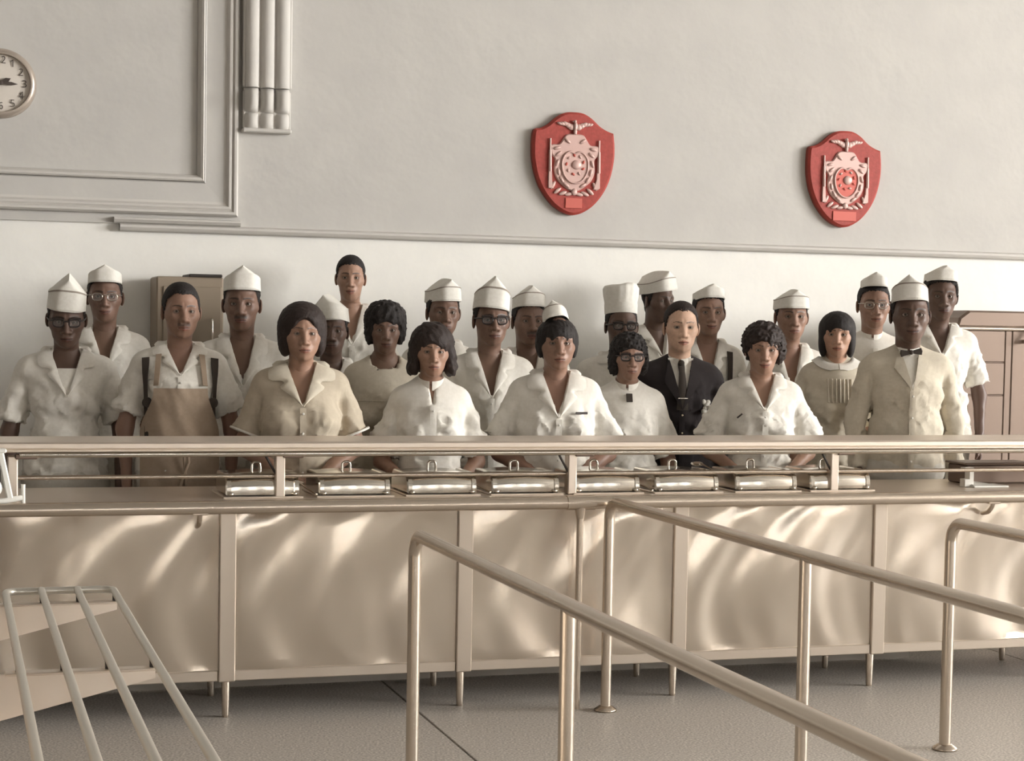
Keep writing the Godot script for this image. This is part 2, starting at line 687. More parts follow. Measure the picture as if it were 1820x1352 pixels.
# the same profile run round the lower right corner of a wall frame: along x at the bottom, then up
func frame_corner(b: MB, prof: Array, x0: float, xr: float, yb: float, yt: float, z: float) -> void:
	for k in prof.size() - 1:
		var p: Vector2 = prof[k]
		var q: Vector2 = prof[k + 1]
		var nb := Vector3(0, -(q.x - p.x), q.y - p.y)
		var ns := Vector3(q.x - p.x, 0, q.y - p.y)
		b.face([Vector3(x0, yb + p.y, z + p.x), Vector3(xr - p.y, yb + p.y, z + p.x), Vector3(xr - q.y, yb + q.y, z + q.x), Vector3(x0, yb + q.y, z + q.x)], nb if nb.length() > 1e-6 else Vector3.BACK)
		b.face([Vector3(xr - p.y, yb + p.y, z + p.x), Vector3(xr - p.y, yt, z + p.x), Vector3(xr - q.y, yt, z + q.x), Vector3(xr - q.y, yb + q.y, z + q.x)], ns if ns.length() > 1e-6 else Vector3.BACK)

func wall_things() -> void:
	# ledge moulding, with a deeper piece under the panelled part on the left
	var b := MB.new()
	run_x(b, [Vector2(0, 2.022), Vector2(0.012, 2.022), Vector2(0.022, 2.03), Vector2(0.03, 2.04), Vector2(0.03, 2.052), Vector2(0.012, 2.058), Vector2(0.0, 2.062)], 0.835, XR, ZB)
	var t: Node3D = struct("trim_1", b, M.trim, "long thin ledge moulding running across the back wall", "trim")
	b = MB.new()
	run_x(b, [Vector2(0, 2.062), Vector2(0.02, 2.066), Vector2(0.034, 2.08), Vector2(0.034, 2.09), Vector2(0, 2.094)], 0.805, 1.47, ZB)
	part("return_piece", b, M.trim, t)
	# big panel frame, upper left
	b = MB.new()
	frame_corner(b, [Vector2(0, 0), Vector2(0.03, 0), Vector2(0.045, 0.01), Vector2(0.045, 0.022), Vector2(0.032, 0.03), Vector2(0.04, 0.04), Vector2(0.04, 0.05), Vector2(0.022, 0.062), Vector2(0.02, 0.075)], XL, 1.452, 2.113, CH, ZB)
	t = struct("trim_2", b, M.trim, "large stepped plaster panel frame round the clock, upper left", "trim")
	b = MB.new()
	frame_corner(b, [Vector2(0.0, 0.075), Vector2(0.02, 0.075), Vector2(0.016, 0.17), Vector2(0.024, 0.176)], XL, 1.452, 2.113, CH, ZB)
	part("frieze_band", b, M.upper, t)
	b = MB.new()
	frame_corner(b, [Vector2(0.0, 0.176), Vector2(0.034, 0.18), Vector2(0.042, 0.188), Vector2(0.036, 0.2), Vector2(0.014, 0.212), Vector2(0.004, 0.216)], XL, 1.452, 2.113, CH, ZB)
	part("inner_bead", b, M.trim, t)
	# fluted strip hanging right of the panel frame, with two scroll blocks at its foot
	b = MB.new()
	b.box(Vector3(1.6, (2.80 + CH) / 2, ZB + 0.03), Vector3(0.262, CH - 2.80, 0.06), 0.006)
	t = struct("trim_3", b, M.trim, "fluted plaster strip with scrolled foot beside the panel frame", "trim")
	for k in 3:
		var x := 1.6 + (k - 1) * 0.082
		var fl := MB.new()
		var P := PackedVector3Array()
		for r in 2:
			for j in 9:
				var a := PI * j / 8.0
				P.push_back(Vector3(x - cos(a) * 0.036, 2.80 if r == 0 else CH, ZB + 0.06 + sin(a) * 0.03))
		fl.grid(P, 2, 9, false, false, 0)
		part("flute", fl, M.trim, t)
		for lv in [[2.735, 0.065, 0.075], [2.625, 0.045, 0.05]]:
			var sc := MB.new()
			var Q := PackedVector3Array()
			for r in 9:
				var e := PI * r / 8.0
				for j in 9:
					var a := PI * j / 8.0
					var ss := sqrt(maxf(sin(e), 0.12))
					Q.push_back(Vector3(x - cos(a) * 0.041, lv[0] - cos(e) * lv[1], ZB + 0.03 + sin(a) * lv[2] * ss))
			sc.grid(Q, 9, 9)
			part("scroll", sc, M.trim, t)
	b = MB.new()
	b.box(Vector3(1.6, 2.575, ZB + 0.035), Vector3(0.262, 0.022, 0.07), 0.006)
	b.box(Vector3(1.6, 2.685, ZB + 0.03), Vector3(0.255, 0.2, 0.04), 0.004)
	part("foot_plate", b, M.trim, t)
	wall_clock(Vector3(0.232, 2.752, ZB + 0.002))
	plaque(Vector3(3.345, 2.478, ZB + 0.001), 1.0, "red shield plaque with silvery crest and rifles, nearest the middle of the back wall", 0)
	plaque(Vector3(5.05, 2.462, ZB + 0.001), 0.985, "red shield plaque with reddish crest, on the right half of the back wall", 1)
	# tall metal cabinet against the back wall
	t = thing("metal_locker", "brown metal locker standing against the white wall behind the man in the tan apron", "locker", Vector3(1.168, 0, ZB + 0.16))
	b = MB.new()
	b.box(Vector3(0, 0.89, 0), Vector3(0.345, 1.78, 0.3), 0.008)
	part("body", b, M.locker, t)
	b = MB.new()
	b.box(Vector3(0.01, 0.88, 0.153), Vector3(0.3, 1.7, 0.012), 0.004)
	part("door", b, M.locker, t)
	b = MB.new()
	b.tube([Vector3(0.11, 1.44, 0.16), Vector3(0.11, 1.445, 0.185), Vector3(0.11, 1.56, 0.185), Vector3(0.11, 1.565, 0.16)], 0.006, 8)
	part("handle", b, M.chrome, t)
	b = MB.new()
	b.box(Vector3(0.08, 1.788, 0.0), Vector3(0.17, 0.016, 0.3), 0.004)
	part("top_strip", b, M.dark, t)
	# stainless cabinet at the right end
	t = thing("stainless_cabinet", "tall brownish stainless steel cabinet with a sloped hood at the right end of the counter", "cabinet", Vector3(5.81, 0, -9.05))
	b = MB.new()
	b.box(Vector3(0, 0.79, 0), Vector3(0.9, 1.58, 0.5), 0.012)
	part("body", b, M.oven, t)
	b = MB.new()
	var pl := PackedVector2Array([Vector2(-0.44, 1.6), Vector2(0.45, 1.6), Vector2(0.45, 1.69), Vector2(-0.37, 1.69), Vector2(-0.43, 1.648)])
	b.slab(pl, -0.25, 0.27, 0.012)
	part("hood", b, M.oven, t)
	b = MB.new()
	b.box(Vector3(0, 1.59, 0.255), Vector3(0.9, 0.02, 0.03), 0.008)
	part("top_rail", b, M.steel, t)
	for q in [[1.49, 0.176], [1.307, 0.182], [0.9, 0.624]]:
		b = MB.new()
		b.box(Vector3(-0.285, q[0], 0.252), Vector3(0.315, q[1], 0.014), 0.004)
		part("front_panel", b, M.oven, t)
	b = MB.new()
	b.box(Vector3(-0.105, 1.08, 0.252), Vector3(0.042, 0.998, 0.016), 0.004)
	part("stile", b, M.oven, t)
	b = MB.new()
	b.box(Vector3(0.183, 1.08, 0.252), Vector3(0.53, 0.998, 0.018), 0.005)
	part("door", b, M.oven, t)
	b = MB.new()
	b.tube([Vector3(-0.01, 1.52, 0.26), Vector3(-0.01, 1.52, 0.31), Vector3(0.06, 1.60, 0.315), Vector3(0.14, 1.63, 0.31), Vector3(0.14, 1.63, 0.26)], 0.012, 10)
	part("handle", b, M.chrome, t)

func wall_clock(at: Vector3) -> void:
	var t := thing("wall_clock", "round wall clock with pale dial, dark hands and broad rim at the left edge", "clock", at)
	var ax := Transform3D(Basis(Vector3.RIGHT, PI / 2), Vector3.ZERO)
	var b := MB.new()
	b.lathe([Vector2(0.001, 0.0), Vector2(0.172, 0.0), Vector2(0.178, 0.01), Vector2(0.176, 0.03), Vector2(0.166, 0.046), Vector2(0.15, 0.052), Vector2(0.146, 0.046), Vector2(0.145, 0.03)], 56, ax)
	part("rim", b, M.clock_rim, t)
	b = MB.new()
	b.lathe([Vector2(0.001, 0.036), Vector2(0.08, 0.035), Vector2(0.146, 0.03)], 48, ax)
	part("dial", b, M.clock_face, t)
	var font := SystemFont.new()
	font.font_names = PackedStringArray(["Droid Sans"])
	for k in range(1, 13):
		var tm := TextMesh.new()
		tm.text = str(k)
		tm.font = font
		tm.font_size = 32
		tm.pixel_size = 0.0015
		tm.depth = 0.002
		tm.material = M.ink
		var o := MeshInstance3D.new()
		o.mesh = tm
		o.name = "numeral"
		var a := TAU * k / 12.0
		o.position = Vector3(sin(a) * 0.117, cos(a) * 0.117, 0.0375)
		t.add_child(o, true)
	for q in [[1.1, 0.055, 0.012, 0.044, "hour_hand"], [1.62, 0.085, 0.009, 0.048, "minute_hand"]]:
		b = MB.new()
		var L: float = q[1]
		var w: float = q[2]
		b.slab(PackedVector2Array([Vector2(-w * 0.6, -0.025), Vector2(w * 0.6, -0.025), Vector2(w, L * 0.6), Vector2(0, L), Vector2(-w, L * 0.6)]), 0, 0.003, 0.0, Transform3D(Basis(Vector3.BACK, -q[0]), Vector3(0, 0, q[3])))
		part(q[4], b, M.ink, t)
	b = MB.new()
	b.ball(Vector3(0, 0, 0.048), Vector3(0.012, 0.012, 0.006), 8, 14)
	part("hub", b, M.ink, t)

func sym(half: Array) -> PackedVector2Array:
	var o := PackedVector2Array()
	for q in half:
		o.push_back(q)
	for k in range(half.size() - 1, -1, -1):
		if absf(half[k].x) > 1e-5:
			o.push_back(Vector2(-half[k].x, half[k].y))
	return o

func smooth_poly(p: PackedVector2Array, sharp := []) -> PackedVector2Array:
	var o := PackedVector2Array()
	var m := p.size()
	for k in m:
		for j in 4:
			var a := p[(k + m - 1) % m]
			var b := p[k]
			var c := p[(k + 1) % m]
			var d := p[(k + 2) % m]
			if k in sharp:
				a = b
			if (k + 1) % m in sharp:
				d = c
			o.push_back(b.cubic_interpolate(c, a, d, j / 4.0))
	return o

func plaque(at: Vector3, s: float, label: String, kind: int) -> void:
	var t := thing("shield_plaque", label, "plaque", at, 0.0, "")
	var xf := Transform3D(Basis().scaled(Vector3(s, s, s)), Vector3.ZERO)
	var half := [Vector2(0, 0.289), Vector2(0.055, 0.284), Vector2(0.105, 0.258), Vector2(0.155, 0.216), Vector2(0.20, 0.192), Vector2(0.238, 0.18), Vector2(0.246, 0.10), Vector2(0.243, 0.02), Vector2(0.222, -0.075), Vector2(0.182, -0.16), Vector2(0.122, -0.232), Vector2(0.055, -0.275), Vector2(0, -0.288)]
	var poly := smooth_poly(sym(half), [5, 18])
	var b := MB.new()
	b.slab(poly, 0.0, 0.028, 0.0, xf)
	part("board", b, M.redwood, t)
	b = MB.new()
	b.slab(poly, 0.028, 0.046, 0.013, xf)
	part("painted_face", b, M.red, t, "red painted front")
	var cr: Material = M.crest if kind == 0 else M.crest
	var z := 0.046
	# cartouche
	var ca := smooth_poly(sym([Vector2(0, 0.165), Vector2(0.05, 0.16), Vector2(0.075, 0.128), Vector2(0.095, 0.105), Vector2(0.142, 0.098), Vector2(0.14, 0.05), Vector2(0.118, 0.02), Vector2(0.122, -0.04), Vector2(0.105, -0.09), Vector2(0.07, -0.125), Vector2(0.03, -0.15), Vector2(0, -0.155)]))
	b = MB.new()
	b.slab(ca, z, z + 0.012, 0.006, xf)
	part("cartouche", b, cr, t)
	# heart-shaped shield: rim and field
	var hs := PackedVector2Array()
	for k in 40:
		var a := TAU * k / 40.0
		var r := 0.078 * (1.0 + 0.10 * cos(2 * a) * 0.0)
		var p := Vector2(sin(a) * r, cos(a) * r * 1.08 - 0.005)
		if p.y > 0:
			p.y *= 0.92 - 0.25 * exp(-pow(p.x / 0.022, 2.0))
		p.y -= 0.02 * maxf(0.0, -p.y / 0.08)
		hs.push_back(p)
	b = MB.new()
	b.slab(hs, z + 0.012, z + 0.017, 0.003, xf)
	part("heart_shield", b, M.crest_red if kind == 1 else cr, t)
	var rim := []
	for k in 41:
		var q := hs[k % 40]
		rim.append(xf * Vector3(q.x, q.y, z + 0.018))
	b = MB.new()
	b.tube(rim, 0.0055 * s, 8, false)
	part("shield_rim", b, cr, t)
	b = MB.new()
	b.ball(xf * Vector3(0.008, -0.008, z + 0.018), Vector3(0.03, 0.027, 0.012) * s, 8, 14)
	part("boss", b, cr, t)
	var rg := RandomNumberGenerator.new()
	rg.seed = 5 + kind
	for k in 9:
		b = MB.new()
		var a := TAU * k / 9.0 + 0.3
		b.ball(xf * Vector3(cos(a) * 0.052, sin(a) * 0.054 - 0.008, z + 0.018), Vector3(0.011, 0.007, 0.007) * s, 6, 10, Basis(Vector3.BACK, a + rg.randf() * 1.5))
		part("relief_leaf", b, M.crest_red if k % 2 == 0 else cr, t)
	# scrolls and leaves round the cartouche
	for sd in [-1.0, 1.0]:
		for q in [[0.098, 0.05, 0.9], [0.104, 0.0, 0.4], [0.096, -0.05, -0.2], [0.078, -0.092, -0.6], [0.05, -0.122, -1.0], [0.108, 0.082, 1.3], [0.046, 0.125, 2.2]]:
			b = MB.new()
			b.ball(xf * Vector3(sd * q[0], q[1], z + 0.013), Vector3(0.010, 0.022, 0.009) * s, 6, 10, Basis(Vector3.BACK, sd * q[2]))
			part("scroll_leaf", b, cr, t)
		for q in [[0.125, -0.125, 0.5], [0.098, -0.155, 0.9], [0.066, -0.168, 1.2], [0.03, -0.172, 1.4]]:
			b = MB.new()
			b.ball(xf * Vector3(sd * q[0], q[1], z + 0.004), Vector3(0.011, 0.026, 0.008) * s, 6, 10, Basis(Vector3.BACK, sd * q[2]))
			part("laurel_leaf", b, cr, t)
		# a rifle, muzzle up
		b = MB.new()
		b.tube([xf * Vector3(sd * 0.146, 0.135, z + 0.008), xf * Vector3(sd * 0.146, -0.02, z + 0.008)], 0.0055 * s, 8)
		b.tube([xf * Vector3(sd * 0.146, 0.07, z + 0.008), xf * Vector3(sd * 0.1455, -0.05, z + 0.009)], [0.008 * s, 0.01 * s], 8)
		b.slab(PackedVector2Array([Vector2(-0.009, 0.0), Vector2(0.009, 0.0), Vector2(0.012 - sd * 0.002, -0.09), Vector2(0.012 - sd * 0.014, -0.098), Vector2(-0.02 - sd * 0.010, -0.098), Vector2(-0.011, -0.04)]), z, z + 0.012, 0.003, xf * Transform3D(Basis(), Vector3(sd * 0.144, -0.045, 0)))
		part("rifle", b, cr, t)
		# eagle wing, four feathers
		for k in 5:
			b = MB.new()
			b.ball(xf * Vector3(sd * (0.024 + 0.017 * k), 0.212 + 0.004 * k - 0.004 * absf(k - 2), z + 0.006), Vector3(0.021 - 0.001 * k, 0.017 - 0.0023 * k, 0.008) * s, 6, 12, Basis(Vector3.BACK, sd * (0.55 - 0.05 * k)))
			part("wing_feather", b, cr, t)
	b = MB.new()
	b.ball(xf * Vector3(0, 0.207, z + 0.01), Vector3(0.013, 0.028, 0.012) * s, 8, 12)
	b.ball(xf * Vector3(-0.003, 0.234, z + 0.014), Vector3(0.009, 0.010, 0.009) * s, 8, 12)
	b.tube([xf * Vector3(-0.01, 0.235, z + 0.016), xf * Vector3(-0.02, 0.231, z + 0.015)], [0.004 * s, 0.001 * s], 6)
	b.tube([xf * Vector3(0, 0.185, z + 0.008), xf * Vector3(0, 0.163, z + 0.008)], [0.012 * s, 0.009 * s], 8)
	part("eagle_body", b, cr, t)
	b = MB.new()
	b.ball(xf * Vector3(0, -0.16, z + 0.01), Vector3(0.018, 0.02, 0.01) * s, 8, 12)
	part("bottom_knot", b, cr, t)
	b = MB.new()
	var pw := 0.05 if kind == 0 else 0.078
	b.box(xf * Vector3(0.0, -0.222, z + 0.003), Vector3(pw * 2, 0.058, 0.006) * s, 0.002)
	part("name_plate", b, M.crest_red, t)


# ---------------------------------------------------------------- the serving counter
const ZF := -6.878
const BATTENS := [0.04, 0.983, 1.94, 2.879, 3.815, 4.755, 5.69]

func wavy_panel(x0: float, x1: float, y0: float, y1: float, z: float, sd: int) -> MB:
	var f := FastNoiseLite.new()
	f.seed = sd
	f.frequency = 1.0
	f.fractal_octaves = 2
	var P := PackedVector3Array()
	var rows := 34
	var cols := 40
	for r in rows + 1:
		for k in cols + 1:
			var x := lerpf(x0, x1, float(k) / cols)
			var y := lerpf(y0, y1, float(r) / rows)
			var e := minf(minf(x - x0, x1 - x) / 0.05, 1.0) * minf(minf(y - y0, y1 - y) / 0.06, 1.0)
			var w := f.get_noise_2d(x * 2.5 + 0.5 * sin(y * 4.0), y * 0.75) * 0.020 + f.get_noise_2d(x * 4.5 + 40.0, y * 1.2) * 0.004
			P.push_back(Vector3(x, y, z + w * e))
	var b := MB.new()
	b.grid(P, rows + 1, cols + 1, false, false, 1)
	if b.n[rows * cols / 2].z < 0.0:
		b = MB.new()
		b.grid(P, rows + 1, cols + 1, false, false, -1)
	for p in P:
		b.uv.push_back(Vector2(p.x, p.y))
	return b

func counter() -> void:
	var t := thing("serving_counter", "long stainless steel cafeteria serving counter with wavy front panels and slim legs", "counter", Vector3.ZERO)
	var counter_thing := t
	var b := MB.new()
	b.box(Vector3(2.86, 0.845, -7.19), Vector3(6.3, 0.03, 0.64), 0.008)
	part("counter_top", b, M.steel, t)
	b = MB.new()
	b.box(Vector3(2.86, 0.17, -7.19), Vector3(6.3, 0.02, 0.6))
	b.box(Vector3(2.06, 0.42, -7.48), Vector3(4.6, 0.82, 0.02))
	b.box(Vector3(5.2, 0.50, -7.48), Vector3(1.6, 0.66, 0.02))
	part("carcass", b, M.carcass, t)
	for k in BATTENS.size() - 1:
		var x0: float = BATTENS[k] + 0.034
		var x1: float = BATTENS[k + 1] - 0.0
		part("front_panel", wavy_panel(x0, x1, 0.157, 0.832, ZF, 20 + k), M.brushed, t)
		b = MB.new()
		b.box(Vector3((x0 + x1) / 2, 0.178, ZF + 0.002), Vector3(x1 - x0, 0.042, 0.012), 0.003)
		part("bottom_rail", b, M.panel, t)
	for x in BATTENS:
		b = MB.new()
		b.box(Vector3(x + 0.033, 0.495, ZF + 0.004), Vector3(0.064, 0.682, 0.022), 0.004)
		part("batten", b, M.panel, t)
		b = MB.new()
		b.lathe([Vector2(0.0, 0.0), Vector2(0.012, 0.0), Vector2(0.014, 0.01), Vector2(0.019, 0.16), Vector2(0.0, 0.16)], 16, Transform3D(Basis(), Vector3(x + 0.04, 0, -6.945)))
		part("leg", b, M.pipe, t)
		b = MB.new()
		b.lathe([Vector2(0.0, 0.0), Vector2(0.012, 0.0), Vector2(0.014, 0.01), Vector2(0.019, 0.16), Vector2(0.0, 0.16)], 16, Transform3D(Basis(), Vector3(x + 0.04, 0, -7.36)))
		part("leg", b, M.pipe, t)
	# shelf on posts, with a tube under its front edge
	t = thing("serving_shelf", "long stainless steel shelf on short posts standing on the serving counter", "shelf", Vector3.ZERO)
	b = MB.new()
	b.box(Vector3(2.86, 1.07, -7.115), Vector3(6.3, 0.03, 0.37), 0.007)
	part("shelf", b, M.steel, t)
	b = MB.new()
	b.box(Vector3(2.86, 1.052, -6.938), Vector3(6.3, 0.012, 0.014), 0.004)
	part("shelf_lip", b, M.steel, t)
	b = MB.new()
	b.tube([Vector3(0.24, 1.037, -6.955), Vector3(6.0, 1.037, -6.955)], 0.0125, 14)
	part("guard_tube", b, M.chrome, t)
	b = MB.new()
	b.tube([Vector3(0.2, 0.946, -6.99), Vector3(6.0, 0.946, -6.99)], 0.0085, 10)
	part("guard_rod", b, M.pipe, t)
	for x in [0.215, 1.234, 2.457, 3.669, 4.88]:
		b = MB.new()
		b.box(Vector3(x, 0.946, -6.985), Vector3(0.038, 0.170, 0.05), 0.004)
		part("shelf_post", b, M.steel, t)
		b = MB.new()
		b.tube([Vector3(x - 0.062, 1.035, -6.975), Vector3(x - 0.016, 0.955, -6.975)], 0.005, 8)
		part("brace", b, M.dark, t)
		b = MB.new()
		b.box(Vector3(x + 0.05, 1.03, -6.962), Vector3(0.085, 0.022, 0.03), 0.005)
		part("clamp", b, M.oven, t)
	# tray rail
	t = thing("tray_rail", "long thick steel pipe tray rail running along the front of the serving counter", "rail", Vector3.ZERO)
	b = MB.new()
	b.tube([Vector3(-0.3, 0.8447, -6.78), Vector3(6.0, 0.8447, -6.78)], 0.026, 20)
	part("rail_pipe", b, M.pipe, t)
	b = MB.new()
	b.tube([Vector3(2.429, 0.842, -6.78), Vector3(2.429, 0.0, -6.78)], 0.014, 14)
	b.tube([Vector3(2.37, 0.8447, -6.78), Vector3(2.49, 0.8447, -6.78)], 0.030, 20)
	b.tube([Vector3(2.429, 0.838, -6.78), Vector3(2.429, 0.78, -6.78)], [0.026, 0.016], 16)
	part("rail_post", b, M.pipe, t)
	for x in [0.896, 4.35]:
		b = MB.new()
		b.tube([Vector3(x, 0.826, -6.78), Vector3(x, 0.80, -6.79), Vector3(x, 0.775, -6.82), Vector3(x, 0.765, -6.866)], 0.010, 10)
		b.box(Vector3(x, 0.822, -6.78), Vector3(0.06, 0.012, 0.03), 0.003)
		part("rail_bracket", b, M.pipe, t)
	t = counter_thing
	# wells and lids
	var xs := [1.025, 1.396, 1.759, 2.117, 2.476, 2.839, 3.209, 3.565]
	var where := ["nearest the left end of the counter", "second from the left end of the counter", "in front of the young woman with the bouffant hair, to her left", "third from the left, before the man with dark glasses", "just right of the middle shelf post", "in front of the man in the dark suit", "before the smiling woman with swept curly hair", "nearest the right end, behind the right shelf post"]
	where[2] = "third from the left end of the counter"
	where[3] = "just left of the middle shelf post"
	for k in xs.size():
		b = MB.new()
		var w := 0.285
		var cx: float = xs[k] + w / 2
		for q in [[0, 0.155, w + 0.03, 0.02], [0, -0.155, w + 0.03, 0.02]]:
			b.box(Vector3(cx, 0.863, -7.12 + q[1]), Vector3(q[2], 0.008, q[3]), 0.002)
		for sd in [-1.0, 1.0]:
			b.box(Vector3(cx + sd * (w / 2 + 0.005), 0.863, -7.12), Vector3(0.02, 0.008, 0.31), 0.002)
		part("well_rim", b, M.steel, t)
		lid(Vector3(cx, 0.867, -7.12), w, "domed steel steam table lid " + where[k])
	var un := [[1.352, "serving spoon lying in the gap after the first steam table lid"], [2.074, "serving spoon lying between the third and fourth steam table lids"], [2.79, "serving spoon lying in front of the lid by the dark suited man"], [3.15, "long serving spoon lying over the right hand lids"]]
	for k in un.size():
		spoon(un[k][0], un[k][1], k)
	# the two small white things at the ends of the counter
	t = thing("scale_stand", "white enamelled stand with slanted leg and round dial at the counter's left end", "stand", Vector3(0.16, 0.861, -6.86))
	b = MB.new()
	b.box(Vector3(-0.12, 0.198, 0), Vector3(0.30, 0.016, 0.05), 0.005)
	b.box(Vector3(0.025, 0.106, 0), Vector3(0.024, 0.19, 0.04), 0.005, Basis(Vector3.BACK, 0.2))
	b.box(Vector3(-0.25, 0.106, 0), Vector3(0.024, 0.19, 0.04), 0.005, Basis(Vector3.BACK, -0.2))
	part("frame", b, M.white_metal, t)
	b = MB.new()
	b.tube([Vector3(-0.28, 0.012, 0.0), Vector3(-0.1, 0.004, 0.02), Vector3(0.02, 0.012, 0.02), Vector3(0.085, 0.022, 0.0)], 0.011, 10)
	b.tube([Vector3(0.09, 0.0, 0.0), Vector3(0.09, 0.072, 0.0)], 0.008, 10)
	part("base_rail", b, M.white_metal, t)
	b = MB.new()
	b.lathe([Vector2(0.0, 0.014), Vector2(0.012, 0.014), Vector2(0.014, 0.018), Vector2(0.034, 0.014), Vector2(0.037, 0.0), Vector2(0.0, 0.0)], 24, Transform3D(Basis(Vector3.RIGHT, PI / 2), Vector3(-0.022, 0.06, 0.015)))
	part("dial", b, M.white_metal, t)
	b = MB.new()
	b.ball(Vector3(-0.022, 0.06, 0.03), Vector3(0.011, 0.011, 0.004), 6, 14)
	part("dial_centre", b, M.ink, t)
	b = MB.new()
	b.box(Vector3(-0.11, 0.11, -0.03), Vector3(0.24, 0.15, 0.01), 0.003)
	part("back_plate", b, M.dark, t)
	t = thing("paper_stand", "small white bracket with a flat white plate at the counter's right end", "stand", Vector3(4.425, 0.861, -7.1))
	b = MB.new()
	b.slab(PackedVector2Array([Vector2(-0.035, 0.088), Vector2(0.012, 0.088), Vector2(0.012, 0.0), Vector2(-0.036, 0.0), Vector2(-0.036, 0.036), Vector2(-0.012, 0.036), Vector2(-0.012, 0.076), Vector2(-0.035, 0.076)]), -0.02, 0.02, 0.003)
	part("bracket", b, M.white_metal, t)
	b = MB.new()
	b.face([Vector3(0.0, 0.028, -0.05), Vector3(0.165, 0.004, -0.05), Vector3(0.165, 0.004, 0.04), Vector3(0.0, 0.004, 0.06)], Vector3(0.1, 1, 0.2))
	b.box(Vector3(0.08, 0.004, 0.0), Vector3(0.18, 0.008, 0.12), 0.002)
	part("plate", b, M.white_metal, t)
	t = thing("steel_bin", "dark steel box on the counter before the tall stainless cabinet", "box", Vector3(4.66, 0.861, -7.30))
	b = MB.new()
	b.box(Vector3(0, 0.045, 0), Vector3(0.36, 0.09, 0.16), 0.008)
	part("body", b, M.oven, t)
	b = MB.new()
	b.box(Vector3(0, 0.094, 0), Vector3(0.38, 0.01, 0.18), 0.004)
	part("rim", b, M.oven, t)

func lid(at: Vector3, w: float, label: String) -> void:
	var t := thing("steam_table_lid", label, "lid", at, 0.0, "steam table lids on the counter")
	var prof := []
	for k in 13:
		var a := PI * 0.5 * k / 12.0
		prof.append(Vector2(0.135 - pow(1.0 - cos(a), 1.5) * 0.105, 0.004 + pow(sin(a), 0.75) * 0.076))
	prof.append(Vector2(-0.11, 0.08))
	prof.append(Vector2(-0.135, 0.05))
	prof.append(Vector2(-0.135, 0.004))
	var P := PackedVector3Array()
	var cols := 18
	for k in prof.size():
		for j in cols + 1:
			var u := float(j) / cols * 2.0 - 1.0
			var bulge := 1.0 - u * u
			P.push_back(Vector3(u * (w / 2 - 0.012), prof[k].y * (1.0 + 0.10 * bulge), prof[k].x * (1.0 + 0.06 * bulge)))
	var b := MB.new()
	b.grid(P, prof.size(), cols + 1)
	part("dome", b, M.chrome, t)
	for sd in [-1.0, 1.0]:
		b = MB.new()
		var pl := PackedVector2Array()
		for q in prof:
			pl.push_back(Vector2(q.x * 1.03, q.y * 1.05))
		b.slab(pl, -0.011, 0.011, 0.005, Transform3D(Basis(Vector3.UP, -PI / 2).orthonormalized() * Basis(), Vector3(sd * (w / 2 - 0.008), 0, 0)))
		part("end_cap", b, M.chrome, t)
		b = MB.new()
		b.ball(Vector3(sd * (w / 2 - 0.016), 0.0088, 0.142), Vector3(0.012, 0.008, 0.012), 8, 12)
		part("foot_knob", b, M.chrome, t)
	b = MB.new()
	b.tube([Vector3(-0.018, 0.08, -0.03), Vector3(-0.016, 0.114, -0.03), Vector3(-0.008, 0.121, -0.03), Vector3(0.008, 0.121, -0.03), Vector3(0.016, 0.114, -0.03), Vector3(0.018, 0.08, -0.03)], 0.0055, 10)
	part("handle", b, M.chrome, t)

func spoon(x: float, label: String, k: int) -> void:
	var t := thing("serving_spoon", label, "spoon", Vector3(x, 0.861, -7.02), 0.0, "serving spoons on the counter")
	var b := MB.new()
	var y1 := 0.045 if k < 3 else 0.115
	var L := 0.05 if k < 3 else 0.26
	var s := -1.0
	b.tube([Vector3(s * L * 0.2, y1, -0.10), Vector3(0.0, y1 * 0.7, -0.03), Vector3(L * 0.6, 0.012 if k < 3 else 0.102, 0.05)], [0.006, 0.005, 0.005], 8, true, 0.6)
	part("handle", b, M.chrome, t)
	b = MB.new()
	b.ball(Vector3(-L * 0.2, y1 - 0.006, -0.13), Vector3(0.026, 0.010, 0.036), 8, 14)
	part("bowl", b, M.chrome, t)


# ---------------------------------------------------------------- pipes in front
func arc_to(pts: Array, corner: Vector3, d0: Vector3, d1: Vector3, r: float, m := 10) -> void:
	var a := corner - d0 * r
	var c := corner + d1 * r
	var ce := corner - d0 * r + d1 * r
	for k in m + 1:
		var w := PI / 2 * k / m
		pts.append(ce + (a - ce) * cos(w) + (c - ce) * sin(w))

func railing(x: float, z0: float, z1: float, posts: Array, label: String) -> void:
	var t := thing("queue_railing", label, "railing", Vector3(x, 0, z0))
	var y := 0.857
	var pts := [Vector3(0, 0, 0)]
	arc_to(pts, Vector3(0, y, 0), Vector3.UP, Vector3.BACK, 0.075)
	var L := z1 - z0
	pts.append(Vector3(0, y, L * 0.5))
	arc_to(pts, Vector3(0, y, L), Vector3.BACK, Vector3.DOWN, 0.075)
	pts.append(Vector3(0, 0, L))
	var b := MB.new()
	b.tube(pts, 0.0215, 20)
	part("handrail", b, M.pipe, t)
	for p in posts:
		b = MB.new()
		b.tube([Vector3(0, 0, p - z0), Vector3(0, y - 0.004, p - z0)], 0.0205, 20)
		part("post", b, M.pipe, t)
	for p in [z0, z1] + posts:
		b = MB.new()
		b.lathe([Vector2(0.02, 0.022), Vector2(0.028, 0.02), Vector2(0.045, 0.008), Vector2(0.047, 0.0), Vector2(0.0, 0.0)], 24, Transform3D(Basis(), Vector3(0, 0, p - z0)))
		part("floor_flange", b, M.pipe, t)

